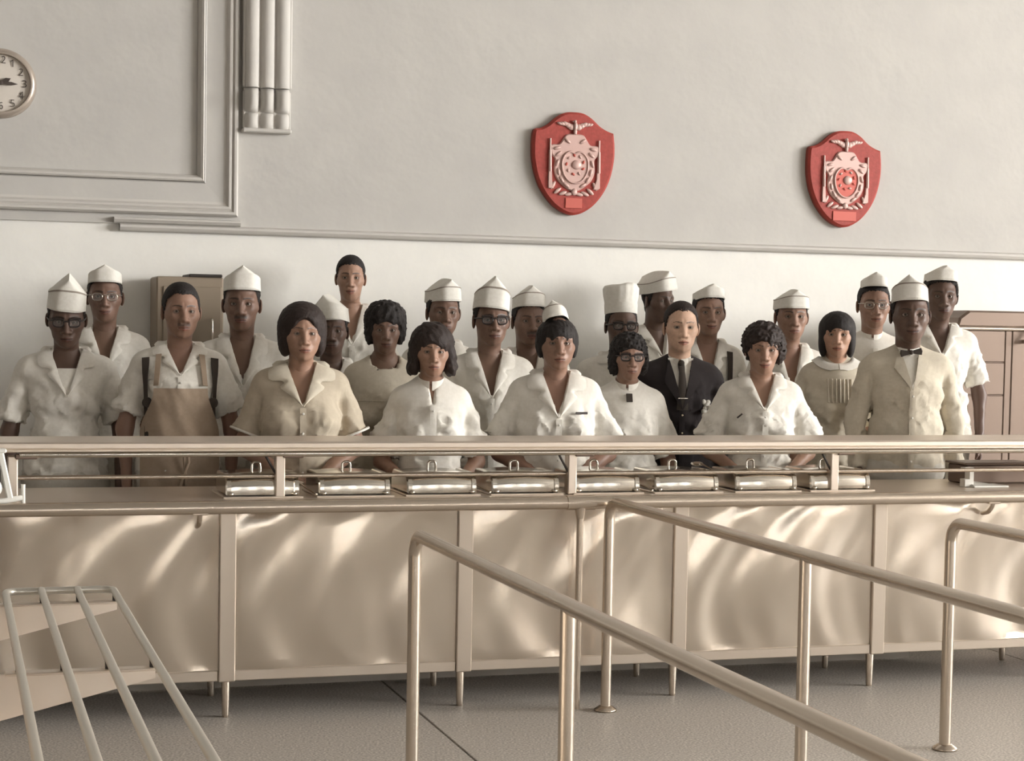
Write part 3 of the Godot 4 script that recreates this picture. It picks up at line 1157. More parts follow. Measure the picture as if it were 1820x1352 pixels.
func railings() -> void:
	railing(1.468, -5.72, -1.2, [-4.17], "steel pipe queue railing nearest the camera, crossing the lower middle")
	railing(2.533, -6.72, -1.2, [-4.98], "long steel pipe queue railing starting at the counter, right of the middle")
	railing(3.545, -5.80, -1.2, [], "steel pipe queue railing cut by the right edge")

func tray_rack() -> void:
	var t := thing("tray_slide", "tray slide of four parallel steel bars in the lower left corner", "tray slide", Vector3(0.267, 0, -4.0))
	var xs := [-0.137, -0.047, 0.044, 0.136]
	var z0 := -0.76
	var b := MB.new()
	var pts := [Vector3(xs[0], 0.843, 2.7)]
	arc_to(pts, Vector3(xs[0], 0.843, z0), Vector3.FORWARD, Vector3.RIGHT, 0.03, 6)
	arc_to(pts, Vector3(xs[3], 0.843, z0), Vector3.RIGHT, Vector3.BACK, 0.03, 6)
	pts.append(Vector3(xs[3], 0.843, 2.7))
	b.tube(pts, 0.0095, 14)
	part("outer_bar", b, M.white_pipe, t)
	for k in [1, 2]:
		b = MB.new()
		b.tube([Vector3(xs[k], 0.845, z0 + 0.002), Vector3(xs[k], 0.845, 2.7)], 0.0095, 14)
		part("inner_bar", b, M.white_pipe, t)
	for z in [-0.70, 0.22, 1.3, 2.4]:
		b = MB.new()
		b.box(Vector3(-0.01, 0.818, z), Vector3(0.31, 0.006, 0.035), 0.002)
		var pl := PackedVector2Array([Vector2(-0.19, 0.82), Vector2(0.14, 0.82), Vector2(0.14, 0.80), Vector2(-0.19, 0.72)])
		b.slab(pl, z + 0.012, z + 0.016)
		part("bracket", b, M.steel, t)
		for x in xs:
			b = MB.new()
			b.tube([Vector3(x, 0.82, z), Vector3(x, 0.838, z)], 0.007, 8)
			part("spacer", b, M.dark, t)
	# the side counter that carries it, just outside the picture
	t = thing("side_counter", "steel side counter at the far left carrying the tray slide", "counter", Vector3(-0.35, 0, -2.9))
	b = MB.new()
	b.box(Vector3(0, 0.44, 0), Vector3(0.80, 0.68, 3.3), 0.01)
	part("body", b, M.panel, t)
	b = MB.new()
	b.box(Vector3(0, 0.875, 0), Vector3(0.82, 0.03, 3.32), 0.008)
	b.box(Vector3(-0.02, 0.82, 0), Vector3(0.74, 0.08, 3.26), 0.002)
	part("top", b, M.steel, t)
	for q in [[-0.3, -1.5], [0.3, -1.5], [-0.3, 1.5], [0.3, 1.5]]:
		b = MB.new()
		b.lathe([Vector2(0.0, 0.0), Vector2(0.014, 0.0), Vector2(0.02, 0.11), Vector2(0.0, 0.11)], 14, Transform3D(Basis(), Vector3(q[0], 0, q[1])))
		part("leg", b, M.pipe, t)


# ---------------------------------------------------------------- people
var fn := FastNoiseLite.new()
var head_base: MB
var hand_base: MB

# a head with neck; eyes at height 0, face towards +z
func head_d(p: Vector3) -> float:
	var q := Vector3(absf(p.x), p.y, p.z)
	var x := q.x
	var d := ell(q - Vector3(0, 0.036, -0.010), Vector3(0.0755, 0.083, 0.097))
	d = sm(d, ell(q - Vector3(0, -0.022, 0.024), Vector3(0.0645, 0.085, 0.066)), 0.03)
	d = sm(d, ell(q - Vector3(0, -0.068, 0.030), Vector3(0.051, 0.048, 0.055)), 0.03)
	d = sm(d, cone(q, Vector3(0, -0.05, -0.022), Vector3(0, -0.205, -0.045), 0.056, 0.05), 0.03)
	d = sm(d, cone(q, Vector3(0, -0.101, 0.068), Vector3(0.014, -0.098, 0.066), 0.017, 0.015), 0.025)
	if p.z > 0.02 or x > 0.055:
		d = sm(d, cone(q, Vector3(0.036, -0.024, 0.062), Vector3(0.056, -0.018, 0.035), 0.020, 0.018), 0.025)
		d = sm(d, cone(q, Vector3(0.010, 0.019, 0.083), Vector3(0.046, 0.018, 0.066), 0.011, 0.011), 0.018)
		d = -sm(-d, (q - Vector3(0.0315, -0.002, 0.096)).length() - 0.0165, 0.016)
		# lids: a shell round the eyeball, open in front
		var ey := q - Vector3(0.0315, -0.001, 0.0705)
		var lid := ey.length() - 0.0142
		var slit := absf(ey.y + 0.0008) - 0.0056 * (1.0 - pow(minf(absf(ey.x) / 0.0135, 1.0), 2.0))
		lid = maxf(lid, -maxf(slit, -ey.z))
		d = sm(d, lid, 0.005)
		d = maxf(d, -maxf(maxf(slit, 0.004 - ey.z), ey.length() - 0.030))
		# nose
		d = sm(d, cone(q, Vector3(0, 0.008, 0.084), Vector3(0, -0.038, 0.107), 0.0085, 0.0115), 0.014)
		d = sm(d, ell(q - Vector3(0.0145, -0.0425, 0.095), Vector3(0.0095, 0.0095, 0.0125)), 0.008)
		d = -sm(-d, (q - Vector3(0.0085, -0.0525, 0.1)).length() - 0.0038, 0.004)
		# mouth
		d = sm(d, ell(q - Vector3(0, -0.070, 0.068), Vector3(0.034, 0.026, 0.029)), 0.018)
		d = sm(d, cone(q, Vector3(0, -0.0675, 0.0935), Vector3(0.021, -0.0715, 0.083), 0.0065, 0.003), 0.006)
		d = sm(d, cone(q, Vector3(0, -0.0805, 0.0915), Vector3(0.018, -0.0775, 0.083), 0.0075, 0.0035), 0.006)
		d = -sm(-d, cone(q, Vector3(0, -0.0738, 0.1015), Vector3(0.024, -0.0732, 0.0905), 0.002, 0.0015), 0.004)
		# ear
		var er := Basis(Vector3.UP, -0.45) * (q - Vector3(0.0795, -0.010, -0.008))
		er = Basis(Vector3.RIGHT, -0.15) * er
		var ear := ell(er, Vector3(0.0075, 0.0325, 0.0195))
		ear = -sm(-ear, ell(er - Vector3(0.008, 0.002, 0.003), Vector3(0.006, 0.019, 0.011)), 0.004)
		d = sm(d, ear, 0.008)
	return d

func build_hand() -> MB:
	var f := Field.new()
	f.k = 0.010
	var mx := [-0.027, -0.009, 0.010, 0.028]
	var ln := [0.058, 0.074, 0.080, 0.070]
	f.bone(Vector3(0, 0.03, 0), Vector3(0, -0.02, 0), 0.026, 0.024)
	for k in 4:
		var a := Vector3(mx[k] * 0.6, -0.015, 0)
		var b := Vector3(mx[k], -0.088, 0.002)
		f.bone(a, b, 0.014, 0.0115)
		var l: float = ln[k]
		var c := b + Vector3(mx[k] * 0.12, -0.42 * l, 0.10 * l)
		var e := c + Vector3(0, -0.30 * l, 0.16 * l)
		var g := e + Vector3(0, -0.18 * l, 0.18 * l)
		f.bone(b, c, 0.0098, 0.009)
		f.bone(c, e, 0.009, 0.008)
		f.bone(e, g, 0.008, 0.0068)
	f.bone(Vector3(0.016, -0.022, 0.004), Vector3(0.042, -0.052, 0.016), 0.016, 0.012)
	f.bone(Vector3(0.042, -0.052, 0.016), Vector3(0.05, -0.082, 0.024), 0.0115, 0.0095)
	f.bone(Vector3(0.05, -0.082, 0.024), Vector3(0.048, -0.104, 0.032), 0.0095, 0.0075)
	f.k = 0.008
	return nets(f.d, Vector3(-0.06, -0.20, -0.04), Vector3(0.08, 0.05, 0.08), 0.0042)

# signed height above the hairline of short hair (in head space)
func hairline(p: Vector3, rec: float) -> float:
	var z := p.z
	var hl := 0.0
	if z > 0.07:
		hl = 0.070 + rec * (1.0 - 0.5 * exp(-pow(p.x / 0.035, 2.0)))
	elif z > 0.045:
		hl = lerpf(0.054, 0.070 + rec, (z - 0.045) / 0.025)
	elif z > 0.024:
		hl = lerpf(0.0, 0.054, (z - 0.024) / 0.021)
	elif z > 0.008:
		hl = -0.012
	elif z > -0.03:
		hl = 0.026
	elif z > -0.05:
		hl = lerpf(0.026, -0.05, (-0.03 - z) / 0.02)
	else:
		hl = -0.06
	var e := p.y - hl
	if absf(p.x) > 0.0772 and p.y < 0.024:
		e = -0.01
	return e

func warp(p: Vector3, sp: Dictionary) -> Vector3:
	var q := p
	var lowf := smoothstep(0.01, -0.085, p.y)
	var face := smoothstep(-0.03, 0.05, p.z)
	q.x *= sp.fw * (1.0 + sp.jaw * lowf * (0.4 + 0.6 * face))
	if p.y < -0.055 and p.y > -0.13:
		q.y -= sp.chin * smoothstep(-0.055, -0.1, p.y)
	if sp.fat > 0.0:
		var ck := exp(-((Vector3(absf(p.x), p.y, p.z) - Vector3(0.05, -0.055, 0.045)) / 0.035).length_squared())
		q += Vector3(signf(p.x), -0.3, 0.5) * ck * sp.fat
		q.z += smoothstep(-0.085, -0.13, p.y) * sp.fat * 1.2 * smoothstep(-0.02, 0.03, p.z)
	var nz := exp(-((Vector3(absf(p.x), p.y, p.z) - Vector3(0.012, -0.042, 0.1)) / 0.014).length_squared())
	q.x += signf(p.x) * nz * sp.nose * minf(absf(p.x) / 0.01, 1.0)
	var lp := exp(-((p - Vector3(clampf(p.x, -0.018, 0.018), -0.074, 0.093)) / 0.011).length_squared())
	q.z += lp * sp.lips
	q.y += sp.smile * exp(-pow((p.y + 0.073) / 0.012, 2.0)) * minf(pow(p.x / 0.024, 2.0), 1.2) * face
	return q

func face_colour(p: Vector3, sp: Dictionary, skin: Color, lip: Color, brow: Color) -> Color:
	var c := skin
	var x := absf(p.x)
	c = c * (1.0 + 0.10 * fn.get_noise_3d(p.x * 60.0, p.y * 60.0, p.z * 60.0))
	if p.z > 0.05:
		var u := p.x / 0.0255
		if absf(u) < 1.0 and p.z > 0.07:
			var mid := -0.0735
			var top := mid + 0.0095 * (1.0 - u * u) * (1.0 - 0.15 * exp(-pow(u / 0.15, 2.0)))
			var bot := mid - 0.012 * (1.0 - u * u)
			if p.y < top and p.y > bot:
				c = lip
			if absf(p.y - mid) < 0.0021:
				c = lip * 0.35
		if x > 0.009 and x < 0.050:
			var t := (x - 0.009) / 0.041
			var yb := 0.0185 + 0.008 * sin(t * 2.2) - 0.004 * t
			var th: float = 0.0052 * (1.0 - 0.55 * t) * sp.brow
			var k := smoothstep(th, th * 0.5, absf(p.y - yb))
			c = c.lerp(brow, 0.85 * k)
		if sp.must > 0.0 and p.y < -0.051 and p.y > -0.068 and x < 0.031:
			var m := smoothstep(0.031, 0.024, x) * smoothstep(-0.0685, -0.064, p.y + 0.12 * x * 0.3) * smoothstep(-0.050, -0.055, p.y)
			c = c.lerp(brow, m * sp.must)
		var ey := Vector3(x, p.y, p.z) - Vector3(0.0315, -0.001, 0.0705)
		if ey.length() < 0.018 and absf(ey.y) < 0.0085 and p.z > 0.074:
			c = c.lerp(brow, 0.35)
	c.a = 1.0
	return c

func lin(c: Color) -> Color:
	return c.srgb_to_linear()

# the bones of a torso; grow makes it cloth
func torso(sp: Dictionary, grow: float) -> Field:
	var f := Field.new()
	f.k = 0.055
	var ys: float = sp.ys
	var sh: float = sp.sh
	var g: float = sp.g
	f.pair(Vector3(0.0, ys - 0.038, -0.012), Vector3(sh - 0.062, ys - 0.042, -0.012), 0.062 + grow, 0.054 + grow)
	f.pair(Vector3(sh - 0.10, ys - 0.022, -0.015), Vector3(0.035, ys + 0.035, -0.022), 0.040 + grow * 0.8, 0.036 + grow * 0.6)
	f.pair(Vector3(0.0, ys - 0.115, 0.0), Vector3(0.056 * g, ys - 0.115, 0.0), 0.104 + grow, 0.094 + grow, 1.05)
	f.pair(Vector3(0.0, ys - 0.19, 0.004), Vector3(0.046 * g, ys - 0.19, 0.004), 0.108 * g + grow, 0.098 * g + grow, 1.05)
	f.pair(Vector3(0.0, ys - 0.36, 0.008), Vector3(0.05 * g, ys - 0.36, 0.006), 0.108 * sp.waist + grow, 0.104 * sp.waist + grow, 1.05)
	f.pair(Vector3(0.0, ys - 0.50, 0.0), Vector3(0.07 * g, ys - 0.50, 0.0), 0.118 * sp.hip + grow, 0.112 * sp.hip + grow, 1.05)
	if sp.bust > 0.0:
		f.pair(Vector3(0.072 * g, ys - 0.20, 0.05), Vector3(0.070 * g, ys - 0.205, 0.078 * g), 0.058 * sp.bust + grow, 0.05 * sp.bust + grow)
	if sp.belly > 0.0:
		f.bone(Vector3(0, ys - 0.33, 0.03), Vector3(0, ys - 0.42, 0.035), 0.13 * sp.belly + grow, 0.13 * sp.belly + grow)
	return f

func arm_joints(sp: Dictionary, s: float) -> Array:
	var ys: float = sp.ys
	var sh: float = sp.sh
	var a := Vector3(s * (sh - 0.045), ys - 0.055, -0.022)
	var e: Vector3
	var w: Vector3
	match sp.arms:
		"clasp":
			e = Vector3(s * (sh + 0.035), ys - 0.315, -0.01)
			w = Vector3(s * 0.075, ys - 0.44, 0.19)
		"back":
			e = Vector3(s * (sh + 0.045), ys - 0.31, -0.06)
			w = Vector3(s * 0.13, ys - 0.50, -0.16)
		_:
			e = Vector3(s * (sh + 0.025), ys - 0.32, -0.025)
			w = Vector3(s * (sh + 0.015), ys - 0.565, 0.045)
	return [a, e, w]

# a thick sheet from a grid of front points
func sheet(b: MB, P: PackedVector3Array, rows: int, cols: int, th: float, flip := 0) -> void:
	var t := MB.new()
	t.grid(P, rows, cols, false, false, flip)
	var z := 0.0
	for q in t.n:
		z += q.z
	if z < 0.0 and flip == 0:
		t = MB.new()
		t.grid(P, rows, cols, false, false, 1)
		z = 0.0
		for q in t.n:
			z += q.z
		if z < 0.0:
			t = MB.new()
			t.grid(P, rows, cols, false, false, -1)
	var B := PackedVector3Array()
	for k in P.size():
		B.push_back(P[k] - t.n[k] * th)
	b.join(t)
	var u := MB.new()
	u.grid(B, rows, cols, false, false, 1)
	if u.n[0].dot(t.n[0]) > 0.0:
		u = MB.new()
		u.grid(B, rows, cols, false, false, -1)
	b.join(u)
	var ring := []
	for k in cols:
		ring.append(k)
	for r in range(1, rows):
		ring.append(r * cols + cols - 1)
	for k in range(cols - 2, -1, -1):
		ring.append((rows - 1) * cols + k)
	for r in range(rows - 2, 0, -1):
		ring.append(r * cols)
	for k in ring.size():
		var i: int = ring[k]
		var j: int = ring[(k + 1) % ring.size()]
		if P[i].distance_to(P[j]) > 1e-5:
			var cr := (P[j] - P[i]).cross(t.n[i])
			b.face([P[i], P[j], B[j], B[i]], cr)

# a strip of cloth laid on a field along a path; sideways is along x
func strip(f: Field, path: Array, w: float, off: float, th := 0.004) -> MB:
	var P := PackedVector3Array()
	for k in path.size():
		for j in 5:
			var q: Vector3 = path[k] + Vector3((j / 4.0 - 0.5) * w, 0, 0)
			P.push_back(f.onto(q, off + th))
	var b := MB.new()
	sheet(b, P, path.size(), 5, th)
	return b

func hair_field(p: Vector3, style: String) -> float:
	var q := Vector3(absf(p.x), p.y, p.z)
	var d := 1.0
	var face := ell(q - Vector3(0, -0.05, 0.115), Vector3(0.060, 0.112, 0.085))
	var n := fn.get_noise_3d(p.x * 35.0, p.y * 12.0, p.z * 35.0) * 0.004
	match style:
		"round":
			d = ell(q - Vector3(0, 0.042, -0.016), Vector3(0.103, 0.098, 0.115))
			d = sm(d, ell(q - Vector3(0.072, -0.022, -0.012), Vector3(0.034, 0.082, 0.058)), 0.03)
			d = sm(d, ell(q - Vector3(0, -0.03, -0.07), Vector3(0.075, 0.075, 0.05)), 0.03)
			face = ell(q - Vector3(0, -0.045, 0.115), Vector3(0.064, 0.112, 0.085))
			n = fn.get_noise_3d(p.x * 70.0, p.y * 70.0, p.z * 70.0) * 0.0035
		"beehive":
			d = ell(q - Vector3(0, 0.062, -0.012), Vector3(0.104, 0.088, 0.112))
			d = sm(d, ell(q - Vector3(0.074, -0.005, 0.0), Vector3(0.030, 0.068, 0.055)), 0.025)
			d = sm(d, ell(q - Vector3(0, -0.02, -0.07), Vector3(0.075, 0.075, 0.05)), 0.03)
			face = ell(q - Vector3(0, -0.062, 0.112), Vector3(0.060, 0.105, 0.08))
			n = fn.get_noise_3d(p.x * 38.0, p.y * 30.0, p.z * 38.0) * 0.009 + fn.get_noise_3d(p.x * 110.0, p.y * 80.0, p.z * 110.0) * 0.003
		"bouffant":
			d = ell(q - Vector3(0, 0.046, -0.012), Vector3(0.102, 0.096, 0.112))
			d = sm(d, ell(q - Vector3(0.083, -0.03, -0.005), Vector3(0.032, 0.085, 0.052)), 0.025)
			d = sm(d, ell(q - Vector3(0.095, -0.085, 0.012), Vector3(0.026, 0.030, 0.034)), 0.02)
			d = sm(d, ell(q - Vector3(0, -0.04, -0.07), Vector3(0.085, 0.085, 0.05)), 0.03)
			face = ell(Vector3(p.x + 0.010, p.y, p.z) - Vector3(0, -0.072, 0.112), Vector3(0.060, 0.112, 0.085))
			n = fn.get_noise_3d(p.x * 26.0 + p.y * 14.0, p.y * 10.0, p.z * 26.0) * 0.009
		"curly":
			d = ell(q - Vector3(0, 0.042, -0.012), Vector3(0.094, 0.088, 0.106))
			d = sm(d, ell(q - Vector3(0.076, -0.028, -0.008), Vector3(0.030, 0.068, 0.052)), 0.02)
			d = sm(d, ell(q - Vector3(0, -0.03, -0.065), Vector3(0.08, 0.075, 0.05)), 0.03)
			face = ell(Vector3(p.x, p.y, p.z) - Vector3(0, -0.062, 0.112), Vector3(0.060, 0.108, 0.082))
			n = fn.get_noise_3d(p.x * 52.0, p.y * 52.0, p.z * 52.0) * 0.013
		"swept":
			d = ell(q - Vector3(0, 0.044, -0.010), Vector3(0.096, 0.088, 0.108))
			d = sm(d, ell(p - Vector3(0.074, 0.0, 0.0), Vector3(0.036, 0.075, 0.058)), 0.02)
			d = sm(d, ell(p - Vector3(-0.072, 0.018, 0.0), Vector3(0.028, 0.055, 0.05)), 0.02)
			d = sm(d, ell(q - Vector3(0, -0.02, -0.065), Vector3(0.08, 0.075, 0.05)), 0.03)
			face = ell(Vector3(p.x + 0.014, p.y - 0.1 * p.x * -1.0, p.z) - Vector3(0, -0.062, 0.115), Vector3(0.060, 0.108, 0.085))
			n = fn.get_noise_3d(p.x * 45.0, p.y * 45.0, p.z * 45.0) * 0.012
		"bob":
			d = ell(q - Vector3(0, 0.038, -0.010), Vector3(0.093, 0.084, 0.108))
			d = sm(d, ell(q - Vector3(0.070, -0.035, -0.004), Vector3(0.027, 0.085, 0.058)), 0.025)
			d = sm(d, ell(q - Vector3(0, -0.04, -0.065), Vector3(0.082, 0.08, 0.05)), 0.03)
			face = ell(q - Vector3(0, -0.085, 0.115), Vector3(0.058, 0.118, 0.085))
			n = fn.get_noise_3d(p.x * 40.0, p.y * 6.0, p.z * 40.0) * 0.0025
		"fringe":
			d = ell(q - Vector3(0, 0.034, -0.010), Vector3(0.091, 0.082, 0.108))
			d = sm(d, ell(q - Vector3(0.072, -0.008, -0.004), Vector3(0.024, 0.06, 0.05)), 0.02)
			d = sm(d, ell(q - Vector3(0, -0.02, -0.065), Vector3(0.08, 0.07, 0.05)), 0.03)
			face = ell(q - Vector3(0, -0.082, 0.115), Vector3(0.060, 0.112, 0.085))
			n = fn.get_noise_3d(p.x * 60.0, p.y * 12.0, p.z * 60.0) * 0.005
	return -sm(-(d + n), face, 0.012)

# folded paper or cotton cap with a ridge in front: crown, cuff and stripe
func cap_parts(q: Array, out: Array, sp: Dictionary, hx: Transform3D) -> void:
	# q: height of the band above the eyes, cap height, yaw, pitch, roll, stripe, width
	var y0: float = q[0]
	var h: float = q[1]
	var xf := hx * Transform3D(Basis(Vector3.UP, q[2]) * Basis(Vector3.RIGHT, q[3]) * Basis(Vector3.BACK, q[4]), Vector3(0, y0, -0.006 + (q[7] if q.size() > 7 else 0.0)))
	var W: float = 0.083 * q[6]
	var L := 0.114
	var m := 48
	var hc := h * 0.46
	var cuff := PackedVector3Array()
	var inner := PackedVector3Array()
	var crown := PackedVector3Array()
	var st := PackedVector3Array()
	for lv in 5:
		for k in m:
			var a := TAU * k / m
			var s := sin(a)
			var w := W * signf(s) * pow(absf(s), 0.62)
			var z := L * cos(a)
			var front := pow(absf(cos(a)), 1.6)
			var top := hc * (1.0 + (0.40 if cos(a) > 0.0 else 0.2) * front)
			var t := lv / 4.0
			cuff.push_back(xf * Vector3(w * (1.0 - 0.03 * t), -0.012 * (1.0 - front) * (1.0 - t) + top * t, z * (1.0 - 0.04 * t)))
			inner.push_back(xf * Vector3(w * 0.96 * (1.0 - 0.03 * t), -0.010 * (1.0 - t) + top * t * 0.995, z * 0.965 * (1.0 - 0.04 * t)))
			var t3 := t
			var rt := h * (1.08 - (0.12 if cos(a) > 0.0 else 0.20) * front)
			var cx := w * 0.95
			var cy := top * 0.7
			if lv > 0:
				var e := (lv - 1) / 3.0
				cx = w * 0.945 * (1.0 - e) * (1.0 + 0.15 * e)
				cy = lerpf(top * 0.97, rt, e)
			crown.push_back(xf * Vector3(cx, cy, z * 0.95 * (1.0 - 0.06 * t3)))
			if lv < 2:
				st.push_back(xf * Vector3(w * (1.0 - 0.03 * (0.88 + 0.09 * lv)) * 1.012, top * (0.88 + 0.09 * lv), z * (1.0 - 0.04 * 0.9) * 1.010))
	var b := MB.new()
	b.grid(cuff, 5, m, false, true)
	var b2 := MB.new()
	b2.grid(inner, 5, m, false, true)
	for k in b2.n.size():
		b2.n[k] = -b2.n[k]
	b.join(b2)
	for k in m:
		var j := (k + 1) % m
		b.face([cuff[4 * m + k], cuff[4 * m + j], inner[4 * m + j], inner[4 * m + k]], xf.basis.y)
		b.face([cuff[k], cuff[j], inner[j], inner[k]], -xf.basis.y)
	out.append(["cap", b, "cap", "", ""])
	var c := MB.new()
	c.grid(crown, 5, m, false, true)
	out.append(["cap_crown", c, "cap", "", "cap"])
	if q[5]:
		var e := MB.new()
		e.grid(st, 2, m, false, true)
		out.append(["cap_stripe", e, "stripe", "thin dark stripe round the cap", "cap"])

func person_data(sp: Dictionary) -> Array:
	var out := []
	var ys: float = sp.ys
	var sh: float = sp.sh
	var skin := lin(sp.skin)
	var lip := lin(sp.lip)
	var brow := lin(Color8(34, 26, 23)) if sp.hairm != "hair_grey" else lin(Color8(70, 58, 50))
	# --- head
	var hs: float = sp.hs
	var origin := Vector3(0, sp.eye, sp.fwd)
	var R := Basis(Vector3.UP, sp.yaw) * Basis(Vector3.RIGHT, sp.pitch) * Basis(Vector3.BACK, sp.roll)
	var piv := Vector3(0, -0.11, -0.03) * hs
	var hx := Transform3D(R.scaled(Vector3(hs, hs, hs)), origin + piv - R * piv)
	var body := MB.new()
	var warped := PackedVector3Array()
	warped.resize(head_base.v.size())
	body.c.resize(head_base.v.size())
	for k in head_base.v.size():
		var p := head_base.v[k]
		var q := warp(p, sp)
		warped[k] = q
		body.c[k] = face_colour(p, sp, skin, lip, brow)
		var w := smoothstep(-0.20, -0.12, p.y)
		var r := hx * q
		if w < 1.0:
			r = (origin + q * hs).lerp(r, w)
		body.v.push_back(r)
	body.ix = head_base.ix.duplicate()
	body.renormal()
	var hn := body.n.duplicate()
	# eyeballs
	for s in [-1.0, 1.0]:
		var P := PackedVector3Array()
		var eb := MB.new()
		for i in 13:
			var a := PI * 0.5 * i / 12.0
			for j in 16:
				var t := TAU * j / 16.0
				P.push_back(hx * (Vector3(s * 0.0315 * sp.fw, -0.001, 0.0705) + Vector3(sin(a) * cos(t), sin(a) * sin(t), cos(a)) * 0.0126))
				eb.c.push_back(Color(0.012, 0.008, 0.006) if a < 0.26 else Color(0.05, 0.028, 0.018) if a < 0.5 else Color(0.30, 0.25, 0.21))
		var cc := eb.c
		eb.c = PackedColorArray()
		eb.grid(P, 13, 16, false, true)
		eb.c = cc
		body.join(eb)
	# --- trunk and arms under the clothes
	var f := torso(sp, -0.013)
	f.bone(Vector3(0, ys - 0.04, -0.015), Vector3(0, ys + 0.075, -0.005), 0.062, 0.046)
	f.k = 0.025
	for s in [-1.0, 1.0]:
		var J := arm_joints(sp, s)
		f.bone(J[0], J[1], 0.047 * sp.limb, 0.038 * sp.limb)
		f.bone(J[1], J[2], 0.038 * sp.limb, 0.025 * sp.limb)
	var tb := nets(f.d, Vector3(-sh - 0.16, ys - 0.66, -0.28), Vector3(sh + 0.16, ys + 0.13, 0.30), 0.018)
	body.join(tb, Transform3D(), skin)
	for s in [-1.0, 1.0]:
		var J := arm_joints(sp, s)
		var dir: Vector3 = (J[2] - J[1]).normalized()
		var pn := Vector3(-s, 0, 0)
		if sp.arms == "clasp":
			pn = Vector3(-s * 0.3, -0.5, -0.8)
		elif sp.arms == "back":
			pn = Vector3(0, 0, -1)
		var Y := -dir
		pn = (pn - Y * pn.dot(Y)).normalized()
		var X: Vector3 = Y.cross(pn) * s
		body.join(hand_base, Transform3D(Basis(X, Y, pn).scaled_local(Vector3.ONE * (0.92 * sp.limb)), J[2] + dir * 0.01), skin)
	# bare lower legs under a skirt
	if sp.skirt:
		for s in [-1.0, 1.0]:
			var lg := MB.new()
			lg.tube([Vector3(s * 0.08, 0.56, 0), Vector3(s * 0.08, 0.46, 0.005), Vector3(s * 0.08, 0.32, -0.012), Vector3(s * 0.08, 0.1, -0.005), Vector3(s * 0.08, 0.05, 0.0)], [0.065, 0.055, 0.052, 0.034, 0.036], 14)
			body.join(lg, Transform3D(), skin)
	out.append(["body", body, "skin", "", ""])
	# --- shirt, dress or jacket
	var cf := torso(sp, 0.006 + sp.loose)
	cf.k = 0.007
	var t0 := torso(sp, 0.006 + sp.loose)
	var sl := Field.new()
	for s in [-1.0, 1.0]:
		var J := arm_joints(sp, s)
		if sp.sleeve > 1.0:
			sl.bone(J[0], J[1], 0.064, 0.055)
			cf.bone(J[0], J[1], 0.064, 0.055)
			cf.bone(J[1], J[2], 0.055, 0.042, 1.0, 0.93)
		else:
			sl.bone(J[0] + Vector3(-s * 0.01, 0.0, 0), J[1] + Vector3(s * 0.02 * sp.flare, 0, 0), 0.062, 0.062 + 0.022 * sp.flare)
			cf.bone(J[0] + Vector3(-s * 0.01, 0.0, 0), J[1] + Vector3(s * 0.02 * sp.flare, 0, 0), 0.062, 0.062 + 0.022 * sp.flare, 1.0, sp.sleeve)
	var apex: float = ys + 0.01 - sp.vd
	var vtop: float = ys + 0.06
	var vw: float = sp.vw
	var crew: bool = sp.neck == "crew"
	var closed: bool = sp.neck == "peter" or (sp.neck == "band" and sp.vd < 0.05)
	var hem: float = ys - (0.60 if not sp.skirt else 0.52)
	var fdress := func(p: Vector3) -> float:
		var d := cf.d(p)
		d = maxf(d, hem - p.y)
		if closed:
			return d
		if crew:
			var c := Vector2(p.x, p.z - 0.005).length() - 0.066
			return maxf(d, -maxf(c, ys - 0.01 - p.y - p.z * 0.35))
		var c2 := absf(p.x) - vw * clampf((p.y - apex) / (vtop - apex), 0.0, 1.4)
		return maxf(d, -maxf(maxf(c2, apex - p.y), 0.015 - p.z))
	var db := nets(fdress, Vector3(-sh - 0.19, hem - 0.03, -0.30), Vector3(sh + 0.19, ys + 0.12, 0.32), 0.0125)
	# folds
	var o: float = sp.seed * 7.3
	for k in db.v.size():
		var p := db.v[k]
		var low := smoothstep(ys - 0.02, ys - 0.16, p.y)
		var w := fn.get_noise_3d(p.x * 9.0 + o, p.y * 3.0, p.z * 9.0) * 0.010 + fn.get_noise_3d(p.x * 5.0 + p.y * 9.0 + o, p.y * 4.0, p.z * 7.0 + 9.0) * 0.009
		var pull := sin((p.y - ys) * 42.0 + absf(p.x) * 30.0 + o) * 0.0035 * smoothstep(0.0, 0.3, fn.get_noise_3d(p.x * 6.0, p.y * 6.0 + o, 3.0) + 0.1)
		var gr := exp(-pow((t0.d(p) - sl.d(p)) / 0.011, 2.0)) * smoothstep(ys - 0.05, ys - 0.12, p.y) * 0.011
		var cr := fn.get_noise_3d(p.x * 7.0 + p.y * 5.0 + o, p.y * 6.0 - absf(p.x) * 4.0, p.z * 4.0 + o)
		w += pow(maxf(0.0, 1.0 - absf(cr) * 5.0), 2.0) * 0.0075 - 0.002
		db.v[k] = p + db.n[k] * ((w * 1.4 + pull * 1.6) * low * sp.fold - gr)
	db.renormal()
	out.append([sp.garment, db, sp.cloth, "", ""])
	var G: String = sp.garment
